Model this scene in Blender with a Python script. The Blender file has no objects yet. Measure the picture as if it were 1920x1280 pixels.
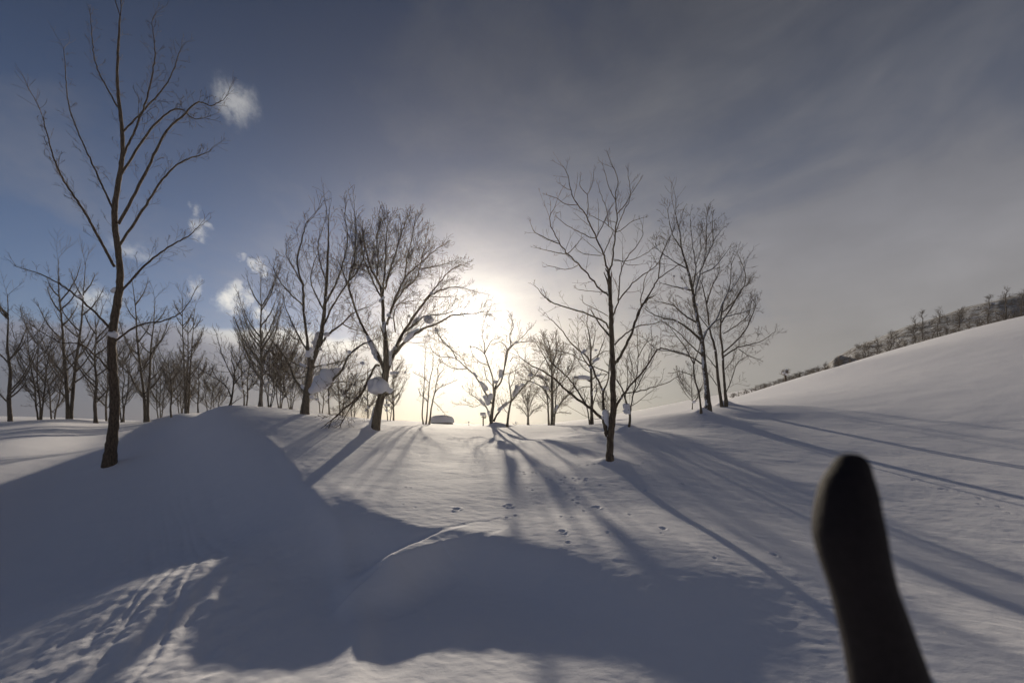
import bpy, math, random
import numpy as np
from mathutils import Vector, noise as mnoise

# ------------------------------------------------------------------ camera, sky, sun, exposure
F = 768.0; CX = 960.0; HOR = 795.0; CZ = 2.3       # focal length in photo pixels, horizon row, eye height
def W(px, py, D):
    """the point that the photograph shows at (px, py), D metres in front of the camera"""
    return Vector((D*(px-CX)/F, D, CZ + D*(HOR-py)/F))

sc = bpy.context.scene
cam_d = bpy.data.cameras.new('camera'); cam = bpy.data.objects.new('camera', cam_d)
sc.collection.objects.link(cam); sc.camera = cam
cam.location = (0, 0, CZ); cam.rotation_euler = (math.radians(90), 0, 0)
cam_d.sensor_width = 36; cam_d.lens = 36*F/1920; cam_d.shift_y = (HOR-640)/1920
cam_d.clip_start = 0.05; cam_d.clip_end = 3000
cam_d.dof.use_dof = True; cam_d.dof.focus_distance = 16; cam_d.dof.aperture_fstop = 3.2

SUN_PX = (868, 608)
sun_dir = (W(SUN_PX[0], SUN_PX[1], 100) - Vector((0, 0, CZ))).normalized()
SUN_EL = math.asin(sun_dir.z); SUN_AZ = math.atan2(sun_dir.x, sun_dir.y)   # clockwise from +Y

sun_l = bpy.data.lights.new('sun', 'SUN'); sun_l.energy = 3.0; sun_l.angle = math.radians(.75)
sun_l.color = (1.0, 0.88, 0.70)
sun = bpy.data.objects.new('sun', sun_l); sc.collection.objects.link(sun)
sun.rotation_euler = (-sun_dir).to_track_quat('-Z', 'Y').to_euler()

sc.view_settings.view_transform = 'Standard'; sc.view_settings.look = 'None'
sc.view_settings.exposure = 0.60; sc.view_settings.gamma = 1.0
sc.view_settings.use_curve_mapping = False

class N:
    """short hand for node trees"""
    def __init__(s, nt): s.nt = nt
    def new(s, t, **k):
        n = s.nt.nodes.new(t)
        for a, b in k.items(): setattr(n, a, b)
        return n
    def link(s, a, b): s.nt.links.new(a, b)
    def put(s, sock, v):
        if isinstance(v, bpy.types.NodeSocket): s.link(v, sock)
        elif v is not None:
            if sock.type == 'RGBA' and not isinstance(v, (int, float)) and len(v) == 3: v = (*v, 1)
            sock.default_value = v
    def m(s, op, a, b=None, c=None, clamp=False):
        n = s.new('ShaderNodeMath', operation=op, use_clamp=clamp)
        for i, v in enumerate((a, b, c)):
            if v is not None: s.put(n.inputs[i], v)
        return n.outputs[0]
    def vm(s, op, a, b=None, out=0):
        n = s.new('ShaderNodeVectorMath', operation=op)
        s.put(n.inputs[0], a)
        if b is not None: s.put(n.inputs[1], b)
        return n.outputs['Value'] if op in ('DOT_PRODUCT', 'LENGTH', 'DISTANCE') else n.outputs[0]
    def mix(s, f, a, b, blend='MIX'):
        n = s.new('ShaderNodeMix', data_type='RGBA', blend_type=blend)
        s.put(n.inputs[0], f); s.put(n.inputs[6], a); s.put(n.inputs[7], b)
        return n.outputs[2]
    def scale(s, col, f):
        n = s.new('ShaderNodeVectorMath', operation='SCALE')
        s.put(n.inputs[0], col); s.put(n.inputs['Scale'], f); return n.outputs[0]
    def noise(s, vec, scale, detail=4, rough=.5, dist=0, out=0):
        n = s.new('ShaderNodeTexNoise'); s.put(n.inputs['Vector'], vec)
        n.inputs['Scale'].default_value = scale; n.inputs['Detail'].default_value = detail
        n.inputs['Roughness'].default_value = rough; n.inputs['Distortion'].default_value = dist
        return n.outputs[out]
    def ramp(s, f, lo, hi, smooth=True):
        n = s.new('ShaderNodeMapRange', interpolation_type='SMOOTHSTEP' if smooth else 'LINEAR')
        s.put(n.inputs[0], f); s.put(n.inputs[1], lo); s.put(n.inputs[2], hi); return n.outputs[0]

def build_world():
    w = bpy.data.worlds.new('World'); sc.world = w; w.use_nodes = True
    n = N(w.node_tree)
    for x in list(w.node_tree.nodes): w.node_tree.nodes.remove(x)
    out = n.new('ShaderNodeOutputWorld'); bg = n.new('ShaderNodeBackground'); n.link(bg.outputs[0], out.inputs[0])
    tc = n.new('ShaderNodeTexCoord'); d = tc.outputs['Generated']
    sky = n.new('ShaderNodeTexSky', sky_type='NISHITA', sun_disc=False, sun_elevation=SUN_EL, sun_rotation=SUN_AZ,
                altitude=600, air_density=1.0, dust_density=0.4, ozone_density=2.0)
    c = n.vm('DOT_PRODUCT', d, tuple(sun_dir)); c = n.m('MAXIMUM', c, 0.0)
    sep = n.new('ShaderNodeSeparateXYZ'); n.link(d, sep.inputs[0]); X, Y, Z = sep.outputs
    # tangent-plane style coordinates of the sky: azimuth and height, good all round
    az = n.m('ARCTAN2', X, Y); hgt = n.m('ARCSINE', Z)
    # --- thin cloud veil: lies over most of the sky, thins out to the left and in diagonal gaps overhead
    rot = n.new('ShaderNodeMapping'); rot.inputs['Rotation'].default_value = (0, 0, math.radians(-35)); rot.inputs['Scale'].default_value = (1.0, 2.2, 1)
    comb = n.new('ShaderNodeCombineXYZ'); n.link(az, comb.inputs[0]); n.link(hgt, comb.inputs[1])
    n.link(comb.outputs[0], rot.inputs[0])
    ns = n.noise(rot.outputs[0], 1.6, 6, .55, .6)
    nf = n.noise(rot.outputs[0], 5.0, 6, .6, .5)
    side = n.ramp(X, -0.52, 0.30)                        # clearer air in the left of the sky
    ov = n.m('ADD', n.m('MULTIPLY', side, 0.85), n.m('MULTIPLY', n.m('SUBTRACT', ns, .5), 2.3))
    ov = n.m('ADD', ov, n.m('MULTIPLY', n.m('SUBTRACT', nf, .5), .55))
    ov = n.m('ADD', ov, n.m('MULTIPLY', n.m('MULTIPLY', n.ramp(hgt, .95, .25), side), .22))
    ov = n.m('SUBTRACT', ov, n.m('MULTIPLY', n.ramp(hgt, .38, .95), .40), clamp=True)
    veil = n.m('ADD', .04, n.m('MULTIPLY', ov, .90))
    # forward scattering through the veil brightens it towards the sun
    def g(p): return n.m('POWER', c, p)
    lum = n.m('ADD', .160, n.m('MULTIPLY', g(4.0), .06))
    lum = n.m('ADD', lum, n.m('MULTIPLY', g(22.0), .14))
    lum = n.m('MULTIPLY', lum, n.m('MULTIPLY', n.m('ADD', .82, n.m('MULTIPLY', nf, .36)), n.m('ADD', .62, n.m('MULTIPLY', ns, .78))))
    high = n.m('SUBTRACT', 1.0, n.m('MULTIPLY', n.ramp(hgt, .18, .80), .72))        # the veil thins and darkens overhead
    lum = n.m('MULTIPLY', lum, high)
    base_c = n.scale(n.mix(n.ramp(hgt, .15, .70), (1.0, .97, .99), (.88, .95, 1.18)), lum)
    warm = n.scale((1.0, .90, .72), n.m('MULTIPLY', g(90.0), .25))
    core = n.scale((1.0, .96, .86), n.m('ADD', n.m('MULTIPLY', g(1500.0), 3.0), n.m('MULTIPLY', g(330.0), .12)))
    veil_c = n.vm('ADD', n.vm('ADD', base_c, warm), core)
    clear = n.mix(1.0, n.scale(sky.outputs[0], 0.050), (0.60, 0.62, 0.76), 'MULTIPLY')
    clear = n.scale(clear, n.m('SUBTRACT', 1.0, n.m('MULTIPLY', n.ramp(hgt, .18, .80), .52)))
    col = n.mix(veil, clear, veil_c)
    col = n.vm('ADD', col, n.scale((1.0, .95, .85), n.m('MULTIPLY', g(200.0), .10)))
    # --- low grey cloud bank on the left, with a lit rim
    edge = n.m('ADD', .185, n.m('MULTIPLY', n.m('SUBTRACT', n.noise(comb.outputs[0], 3.2, 5, .5), .5), .16))
    inside = n.m('SUBTRACT', edge, hgt)
    bank = n.m('MULTIPLY', n.ramp(inside, -.004, .022), n.ramp(az, -.22, -.46))
    rim = n.m('MULTIPLY', n.m('MULTIPLY', n.ramp(inside, -.006, .01), n.ramp(inside, .055, .008)), n.ramp(az, -.22, -.40))
    rim = n.m('MULTIPLY', rim, n.ramp(az, -.72, -.55))
    bcol = n.mix(n.ramp(inside, 0, .12), (.135, .145, .19), (.085, .090, .118))
    col = n.mix(n.m('MULTIPLY', bank, .88), col, bcol)
    col = n.mix(n.m('MULTIPLY', rim, .62), col, (.62, .60, .55))
    # --- pale warm haze near the horizon under the sun
    hz = n.m('MULTIPLY', n.ramp(hgt, .34, -.02), n.ramp(az, -.50, -.14))
    hz = n.m('MULTIPLY', hz, n.m('ADD', .35, n.m('MULTIPLY', n.ramp(az, .95, .05), .65)))
    col = n.mix(n.m('MULTIPLY', hz, .80), col, n.vm('ADD', n.scale((1.0, .95, .83), n.m('ADD', .20, n.m('MULTIPLY', g(14.0), .32))), n.vm('MULTIPLY', core, (.8, .8, .8))))
    # --- small torn cumulus: soft blobs eaten by noise
    wob = n.noise(comb.outputs[0], 16.0, 6, .62, 0, out=1)
    wv = n.scale(n.vm('SUBTRACT', wob, (.5, .5, .5)), .085)
    puffs = [(432, 558, 23, 20, 1.), (462, 560, 20, 16, .9), (494, 590, 22, 17, 1.), (492, 497, 18, 14, 1.), (472, 487, 10, 7, .55),
             (449, 476, 10, 7, .4), (380, 432, 22, 9, .5), (369, 536, 12, 17, .5), (440, 194, 38, 26, .42),
             (362, 402, 8, 12, .3), (250, 470, 40, 16, .35), (180, 560, 46, 24, .5)]
    tot = None
    for px, py, rx, ry, a in puffs:
        v = (W(px, py, 100)-Vector((0, 0, CZ))).normalized()
        a0 = math.atan2(v.x, v.y); h0 = math.asin(v.z)
        k = math.cos(a0)**2/F*1.0
        q = n.vm('ADD', n.vm('SUBTRACT', comb.outputs[0], (a0, h0, 0)), wv)
        q = n.vm('MULTIPLY', q, (1/(rx*1.25*k), 1/(ry*1.35*k**.5/F**.5), 0))
        b = n.m('MULTIPLY', n.ramp(n.vm('LENGTH', q), 1.15, .15), a)
        tot = b if tot is None else n.m('MAXIMUM', tot, b)
    fine = n.noise(comb.outputs[0], 34.0, 6, .65)
    tot = n.m('MULTIPLY', tot, n.ramp(fine, .25, .62))
    col = n.mix(n.m('MULTIPLY', tot, .92), col, (.56, .55, .52))
    n.put(bg.inputs[0], col); bg.inputs[1].default_value = 1.0
build_world()

# ------------------------------------------------------------------ materials
def material(name):
    m = bpy.data.materials.new(name); m.use_nodes = True
    n = N(m.node_tree); p = m.node_tree.nodes['Principled BSDF']
    return m, n, p
def mat_snow(name='snow', ripple=True, sss=True):
    m, n, p = material(name)
    g = n.new('ShaderNodeNewGeometry'); P = g.outputs['Position']
    big = n.noise(P, .7, 4, .5)
    col = n.mix(big, (.85, .845, .90), (.90, .89, .93))
    n.put(p.inputs['Base Color'], col)
    p.inputs['Roughness'].default_value = .85; p.inputs['Specular IOR Level'].default_value = .18
    if sss:
        p.inputs['Sheen Weight'].default_value = .0
    fine = n.noise(P, 60, 5, .7); mid = n.noise(P, 11, 5, .62)
    mp = n.new('ShaderNodeMapping'); mp.inputs['Scale'].default_value = (1.0, 3.2, 1); mp.inputs['Rotation'].default_value = (0, 0, .35)
    n.link(P, mp.inputs[0]); wind = n.noise(mp.outputs[0], 3.6, 5, .6)
    b = n.new('ShaderNodeBump'); b.inputs['Strength'].default_value = .36; b.inputs['Distance'].default_value = .022
    h = n.m('ADD', n.m('MULTIPLY', fine, .22), n.m('MULTIPLY', mid, .45))
    if ripple: h = n.m('ADD', h, n.m('MULTIPLY', wind, .5))
    n.link(h, b.inputs['Height']); n.link(b.outputs[0], p.inputs['Normal'])
    return m
SNOW = mat_snow('snow_ground'); SNOWC = mat_snow('snow_clump', ripple=False)
def mat_bark(name, c1, c2, snow=.0, scale=26):
    """bark with furrows; snow = how much windblown snow is plastered on it"""
    m, n, p = material(name)
    g = n.new('ShaderNodeNewGeometry'); P = g.outputs['Position']
    mp = n.new('ShaderNodeMapping'); mp.inputs['Scale'].default_value = (1, 1, .22); n.link(P, mp.inputs[0])
    f = n.noise(mp.outputs[0], scale, 6, .62, .4); blot = n.noise(P, 5, 4, .6)
    col = n.mix(n.ramp(f, .3, .7), c1, c2)
    col = n.mix(n.m('MULTIPLY', n.ramp(blot, .58, .75), .35), col, (.15, .145, .12))
    sx = n.new('ShaderNodeSeparateXYZ'); n.link(g.outputs['Normal'], sx.inputs[0])
    face = n.m('ADD', n.m('MULTIPLY', sx.outputs[2], .55), n.m('ADD', n.m('MULTIPLY', sx.outputs[0], -.45), n.m('MULTIPLY', sx.outputs[1], -.15)))
    patch = n.noise(P, 3.1, 5, .7)
    sm = n.ramp(n.m('ADD', face, n.m('MULTIPLY', n.m('SUBTRACT', patch, .5), 1.5)), 1.0-snow, 1.12-snow)
    col = n.mix(sm, col, (.78, .80, .84))
    n.put(p.inputs['Base Color'], col); p.inputs['Roughness'].default_value = .85; p.inputs['Specular IOR Level'].default_value = .2
    b = n.new('ShaderNodeBump'); b.inputs['Strength'].default_value = .8; b.inputs['Distance'].default_value = .02
    n.link(f, b.inputs['Height']); n.link(b.outputs[0], p.inputs['Normal'])
    return m
BARK = mat_bark('bark_brown', (.045, .033, .025), (.150, .108, .078), .14)
BARK2 = mat_bark('bark_grey', (.045, .037, .030), (.15, .12, .095), .24)
BARK3 = mat_bark('bark_snow_plastered', (.045, .037, .030), (.15, .12, .095), .66)
BIRCH = mat_bark('bark_birch', (.08, .065, .05), (.30, .26, .22), .30, 14)
TWIG = mat_bark('twig_bark', (.070, .046, .034), (.125, .085, .062), .0)
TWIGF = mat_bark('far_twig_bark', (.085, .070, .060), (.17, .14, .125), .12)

# ------------------------------------------------------------------ object helpers
COL = sc.collection
def tag(o, label=None, cat=None, group=None, kind=None):
    if label: o['label'] = label
    if cat: o['category'] = cat
    if group: o['group'] = group
    if kind: o['kind'] = kind
    return o
def empty(name, loc):
    o = bpy.data.objects.new(name, None); COL.objects.link(o); o.location = loc; o.empty_display_size = .2
    return o
def mesh_np(name, V, Fq, mat, parent=None, smooth=True, tri=False):
    k = 3 if tri else 4
    me = bpy.data.meshes.new(name)
    V = np.asarray(V, dtype=np.float32); Fq = np.asarray(Fq, dtype=np.int32)
    if parent is not None: V = V - np.array(parent_loc(parent), dtype=np.float32)
    me.vertices.add(len(V)); me.vertices.foreach_set('co', V.ravel())
    me.loops.add(len(Fq)*k); me.loops.foreach_set('vertex_index', Fq.ravel())
    me.polygons.add(len(Fq)); me.polygons.foreach_set('loop_start', np.arange(0, len(Fq)*k, k, dtype=np.int32))
    me.polygons.foreach_set('use_smooth', np.full(len(Fq), smooth))
    me.update(calc_edges=True); me.materials.append(mat)
    o = bpy.data.objects.new(name, me); COL.objects.link(o)
    if parent is not None: o.parent = parent
    return o
def parent_loc(p):
    v = Vector(p.location)
    while p.parent is not None: p = p.parent; v += Vector(p.location)
    return v

class Tubes:
    """gathers polylines with radii; builds them as one mesh, vectorised by point count"""
    def __init__(s): s.b = {}
    def add(s, pts, rad, sides=3):
        s.b.setdefault((len(pts), sides), []).append((pts, rad))
    def empty(s): return not s.b
    def arrays(s):
        VV = []; FF = []; off = 0
        for (n, sd), L in s.b.items():
            P = np.array([[tuple(p) for p in a] for a, _ in L], dtype=np.float64)         # K n 3
            R = np.array([r for _, r in L], dtype=np.float64)                              # K n
            K = len(L)
            T = np.empty_like(P); T[:, 1:-1] = P[:, 2:]-P[:, :-2]; T[:, 0] = P[:, 1]-P[:, 0]; T[:, -1] = P[:, -1]-P[:, -2]
            T /= np.linalg.norm(T, axis=2, keepdims=True)+1e-9
            mean = P[:, -1]-P[:, 0]
            ax = np.where((np.abs(mean[:, 2:3]) > .9*np.linalg.norm(mean, axis=1, keepdims=True)), np.array([[1., 0, 0]]), np.array([[0, 0, 1.]]))
            ax = ax[:, None, :]
            U = np.cross(T, ax); U /= np.linalg.norm(U, axis=2, keepdims=True)+1e-9
            B = np.cross(T, U)
            a = np.arange(sd)*2*math.pi/sd
            V = P[:, :, None, :] + R[:, :, None, None]*(U[:, :, None, :]*np.cos(a)[None, None, :, None]+B[:, :, None, :]*np.sin(a)[None, None, :, None])
            VV.append(V.reshape(-1, 3))
            i = np.arange(n-1)[:, None]*sd; j = np.arange(sd)[None, :]; j2 = (j+1) % sd
            q = np.stack([i+j, i+j2, i+sd+j2, i+sd+j], axis=-1).reshape(-1, 4)
            if sd > 3:                                                                      # close the ends
                for base, rev in ((0, True), ((n-1)*sd, False)):
                    for m_ in range(1, sd-1, 2):
                        f = [base, base+m_, base+m_+1, base+min(m_+2, sd-1)]
                        if f[2] == f[3]: f[3] = f[2]; continue
                        q = np.vstack([q, f[::-1] if rev else f])
            FF.append((q[None]+(np.arange(K)*n*sd)[:, None, None]).reshape(-1, 4)+off)
            off += K*n*sd
        return np.vstack(VV), np.vstack(FF)
    def build(s, name, mat, parent):
        V, Fq = s.arrays(); return mesh_np(name, V, Fq, mat, parent)

def blob(name, pts, radii, mat, parent, squash=1.0, seed=0, rough=.24, seg=14, sub=None):
    """rounded snow lump swept along a path, with uneven skin"""
    pts = [Vector(p) for p in pts]
    if len(pts) == 1:
        p = pts[0]; pts = [p+Vector((-.35*radii[0], 0, 0)), p+Vector((.35*radii[0], 0, 0))]; radii = [radii[0]]*2
    # resample with rounded ends
    n = 12; P = []; R = []
    L = [0]
    for a, b in zip(pts, pts[1:]): L.append(L[-1]+(b-a).length)
    def at(u):
        u = max(0, min(L[-1], u))
        for i in range(len(pts)-1):
            if u <= L[i+1] or i == len(pts)-2:
                t = (u-L[i])/max(1e-6, L[i+1]-L[i]); return pts[i].lerp(pts[i+1], t), radii[i]*(1-t)+radii[i+1]*t
    d0 = (pts[1]-pts[0]).normalized(); d1 = (pts[-1]-pts[-2]).normalized()
    for k in range(4, 0, -1):
        a = k/4*math.pi/2; P.append(pts[0]-d0*radii[0]*math.sin(a)*.85); R.append(max(.02, math.cos(a))*radii[0])
    for k in range(n+1):
        p, r = at(L[-1]*k/n); P.append(p); R.append(r)
    for k in range(1, 5):
        a = k/4*math.pi/2; P.append(pts[-1]+d1*radii[-1]*math.sin(a)*.85); R.append(max(.02, math.cos(a))*radii[-1])
    V = []; m = len(P)
    for i, (p, r) in enumerate(zip(P, R)):
        t = (P[min(i+1, m-1)]-P[max(i-1, 0)]).normalized()
        u = t.cross(Vector((0, 0, 1)));
        if u.length < .2: u = Vector((1, 0, 0))
        u.normalize(); b = u.cross(t)
        for j in range(seg):
            a = 2*math.pi*j/seg
            v = u*math.cos(a)*r*squash + b*math.sin(a)*r*(1 if math.sin(a) > 0 else .8)
            q = p+v; k = 1+rough*2*(mnoise.noise(q/max(.05, max(radii))*1.1+Vector((seed*7.1, 0, 0))))+rough*.8*mnoise.noise(q/max(.05, max(radii))*3.1+Vector((seed*3.1, 4, 0)))
            V.append(p+v*k)
    Fq = [(i*seg+j, i*seg+(j+1) % seg, (i+1)*seg+(j+1) % seg, (i+1)*seg+j) for i in range(m-1) for j in range(seg)]
    o = mesh_np(name, [tuple(v) for v in V], Fq, mat, parent)
    return o

# ------------------------------------------------------------------ the snow field
def pt(px, py, D):
    v = W(px, py, D); return (v.x, v.y, v.z)
ctrl = [pt(*a) for a in [
    # row of trees and crest
    (1143,866,10),(703,806,17),(572,776,19),(922,799,24),(800,795,30),(1036,797,28),(1108,796,24),(1177,808,15),(1325,773,20),
    (1355,760,25),(490,763,24),(435,763,21.0),(860,796.5,32),(960,797.5,40),(1297,768,35),(640,786,22),(760,797,26),
    (960,800,80),(700,800,90),(1200,797,80),
    # lit field
    (520,838,13.0),(580,880,10.6),(640,930,8.2),(700,985,6.6),(700,850,12.6),(850,850,13.0),(850,930,7.9),(1000,870,10.8),(1000,950,7.4),(1200,950,7.2),(1300,850,12.3),
    (960,1000,6.0),(1250,1050,5.0),(1400,1085,4.6),(1240,806,17),(1250,787,28),(1400,785,20),(1150,792,34),(1000,822,17),(810,1040,5.3),
    (960,1150,4.15),(1300,1280,3.3),(1700,1280,3.2),(1920,1280,3.1),
    # right hand slope
    (1400,749,44),(1480,722,48),(1560,691,50),(1700,655,52),(1920,592,55),(1560,762,24),(1560,850,13),(1560,950,8.2),(1480,800,18),
    (1920,700,25),(1920,850,12.5),(1920,950,8.2),(1920,1100,5.2),(1720,800,17),
    # left of the frame
    (200,792,27),(0,790,30),(0,870,15),(200,850,15),(200,980,8.5),(0,1000,9),(100,780,60),(430,774,45),(600,780,45),(400,1000,7.2)]]
ctrl += [(0,0,.55),(-4,0,.35),(0,-8,.3),(-10,-8,-.2),(10,-8,.8),(0,-40,-1.5),(-40,-40,-2),(40,-40,3),(-60,0,0),(60,0,9),
         (-60,60,3),(-150,150,2),(0,150,.2),(70,150,12),(-150,0,0),(150,0,16),(0,-150,-3),(200,200,18),
         (0,500,-6),(-400,400,0),(420,400,26),(-500,0,-3),(500,0,26),(0,-500,-5)]
ctrl = np.array(ctrl)
_S = 30.0
def _k(r2): return .5*r2*np.log(r2+1e-12)
def _fit():
    P = ctrl[:, :2]/_S; n = len(P)
    K = _k(((P[:, None]-P[None])**2).sum(-1)) + np.eye(n)*2e-4
    A = np.zeros((n+3, n+3)); A[:n, :n] = K; A[:n, n] = 1; A[:n, n+1:] = P; A[n:, :n] = A[:n, n:].T
    return np.linalg.solve(A, np.concatenate([ctrl[:, 2], np.zeros(3)]))
_w = _fit()
def tps(x, y):
    Q = np.stack([np.ravel(x), np.ravel(y)], -1)/_S; P = ctrl[:, :2]/_S; out = np.empty(len(Q))
    for i in range(0, len(Q), 40000):
        q = Q[i:i+40000]; K = _k(((q[:, None]-P[None])**2).sum(-1))
        out[i:i+40000] = K@_w[:len(P)]+_w[len(P)]+q@_w[len(P)+1:]
    return out.reshape(np.shape(x))
_rs = np.random.RandomState(5); _lat = _rs.rand(256, 256)
def vnoise(x, y):
    xi = np.floor(x).astype(int); yi = np.floor(y).astype(int); fx = x-xi; fy = y-yi
    fx = fx*fx*(3-2*fx); fy = fy*fy*(3-2*fy)
    g = lambda a, b: _lat[a % 256, b % 256]
    return (g(xi, yi)*(1-fx)+g(xi+1, yi)*fx)*(1-fy)+(g(xi, yi+1)*(1-fx)+g(xi+1, yi+1)*fx)*fy-.5
def fbm(x, y, o=4):
    s = 0; a = 1
    for k in range(o): s = s+a*vnoise(x*2**k+17*k, y*2**k+5*k); a *= .5
    return s
# things heaped or worn into the snow: (x, y, height, rx, ry)
def gx(px, D): return D*(px-CX)/F
bumps = [(gx(1180,15.3),15.35,.22,.40,.36),(gx(1172,15.1),15.0,.10,.35,.3),(gx(1320,20.0),20.05,.26,.36,.35),(gx(1358,25.2),25.2,.34,.55,.45),(gx(694,17.0),17.05,.22,.22,.3),
         (gx(928,24.0),24.05,.22,.42,.4),(gx(944,23.6),23.8,.14,.5,.3),(gx(1150,10.0),10.12,.10,.30,.26),(gx(436,21),20.6,.10,1.3,.9),(-5.1,6.3,.56,2.2,2.0),(gx(205,17.7),17.7,.15,.5,.45)]
track = [(-3.2,1.0),(-4.1,4.0),(-5.4,6.6),(-8.0,9.5),(-12.0,14.0),(-18.0,20.5),(-25,30)]
berm = [(-.9,1.5),(-1.7,4.6),(-3.0,6.9),(-5.6,10.6),(-8.6,14.4)]
# edge where the field breaks down to the track (left) and to the hollow before the camera: x, y, drop, width
edge = [(gx(330,62),62,.5,3.),(gx(352,40),40,.9,2.),(gx(395,26),26,1.3,1.7),(gx(420,20.2),20.2,1.45,1.7),(gx(470,16.2),16.2,1.25,1.9),(gx(535,13.0),13.0,1.15,1.9),(gx(600,10.3),10.3,1.05,1.7),
        (gx(655,8.3),8.3,.95,1.4),(gx(712,6.95),6.95,.75,1.0),(gx(790,6.35),6.35,.48,.62),(gx(850,6.25),6.25,.42,.7),(gx(960,5.95),5.95,.42,.8),(gx(1070,5.5),5.5,.32,.8),(gx(1190,4.85),4.85,.09,.7),
        (gx(1330,4.2),4.2,.02,.7),(gx(1500,3.9),3.9,.0,.8),(5.0,3.6,.0,.8),(12,3,.0,1)]
# wind lip whose crest catches the sun
lip = [W(738,1037,5.5), W(775,1020,5.75), W(812,1004,6.0), W(865,992,6.25), W(900,988,6.5)]
def seg_dist(x, y, path):
    best = np.full(np.shape(x), 1e9); side = np.zeros(np.shape(x)); tt = np.zeros(np.shape(x))
    for i, (a, b) in enumerate(zip(path, path[1:])):
        ax, ay, bx, by = a[0], a[1], b[0], b[1]; dx, dy = bx-ax, by-ay; l2 = dx*dx+dy*dy
        t = np.clip(((x-ax)*dx+(y-ay)*dy)/l2, 0, 1); ex = x-ax-t*dx; ey = y-ay-t*dy
        d = np.hypot(ex, ey); s = np.sign(dx*ey-dy*ex); u = d < best
        best = np.where(u, d, best); side = np.where(u, s, side); tt = np.where(u, (i+t)/(len(path)-1), tt)
    return best, side, tt
def height(x, y, fine=True):
    x = np.asarray(x, dtype=float); y = np.asarray(y, dtype=float); r = np.hypot(x, y)
    z = tps(x, y)
    for bx, by, h, rx, ry in bumps: z = z+h*np.exp(-(((x-bx)/rx)**2+((y-by)/ry)**2))
    d, s, t = seg_dist(x, y, edge); tk = np.arange(len(edge))/(len(edge)-1)
    low = np.where(s < 0, d, 0)
    # drop and width blend smoothly along the edge
    num = np.zeros((3,)+np.shape(x)); den = 0
    for u in np.linspace(0, 1, 70):
        w4 = 1/(((x-np.interp(u, tk, [e[0] for e in edge]))**2+(y-np.interp(u, tk, [e[1] for e in edge]))**2)+.25)**2.0
        for q_, v_ in enumerate((np.interp(u, tk, [e[2] for e in edge]), np.interp(u, tk, [e[3] for e in edge]), u)): num[q_] += w4*v_
        den = den+w4
    H, wd, t = num[0]/den, num[1]/den, num[2]/den
    back = np.clip((low-5.2)/4.0, 0, 1); back = back*back*(3-2*back)*.62*np.clip((.66-t)*10, 0, 1)
    fill = np.clip((low-.9)/1.1, 0, 1)*.30*np.clip((t-.55)*8, 0, 1)
    z = z-H*(1-np.exp(-(low/wd)**2))*(1-back)*(1-fill)
    d, s, t = seg_dist(x, y, [(v.x, v.y) for v in lip])
    lz = np.interp(t, np.linspace(0, 1, len(lip)), [v.z for v in lip]); lr = lz-np.where(s > 0, .75*(np.sqrt(d*d+.0016)-.04), .10*d+.55*np.clip(d-.06-.35*t, 0, 9))
    lr = np.where(r < 12, lr, -9); q = np.clip((lr-z)/.16*.5+.5, 0, 1); z = z*(1-q)+lr*q+.16*q*(1-q)*.5
    if fine:
        near = np.exp(-(r/40)**2)
        z = z+.020*fbm(x*.55+3, y*.7, 3)*np.clip(r/3, 0, 1)+.007*fbm(x*2.1, y*3.6+x*.8, 4)*near
        z = z+.0035*fbm(x*9, y*17+x*4, 2)*near
        z = z+.5*fbm(x*.02+9, y*.02, 3)*np.clip((r-70)/60, 0, 1)
        d, s, t = seg_dist(x, y, track); u = d*s+.10*vnoise(x*.5, y*.5)
        reg = np.exp(-(r/16)**4)
        for o, wd, dp in ((-.62,.07,.05),(-.40,.035,.05),(-.22,.05,.035),(.02,.035,.05),(.16,.03,.03),(.33,.06,.04),(.62,.04,.02),(-.95,.09,.04),(1.15,.05,.02)):
            oo = o+.12*vnoise(t*9+o*7, o*3+t)
            z = z-.27*(dp*np.exp(-((u-oo)/wd)**2)-dp*.45*np.exp(-((u-oo-wd*1.7)/wd)**2))*reg
        d, s, t = seg_dist(x, y, berm); v = d*s+.12*vnoise(x*.8, y*.8)
        z = z+.05*np.exp(-(v/.16)**2)*reg-.05*np.clip(v*1.2+.5, 0, 1)*reg*0
        ch = np.exp(-(u/1.9)**6)*reg
        z = z+.03*ch*fbm(x*4, y*4, 3)
    return z
def on_ground(px, py):
    """distance D at which the ray through a pixel meets the snow"""
    D = np.geomspace(2.5, 60, 700); x = D*(px-CX)/F; zr = CZ+D*(HOR-py)/F
    g = height(x, D, False); k = np.argmax(zr < g); return D[k], x[k]

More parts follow.
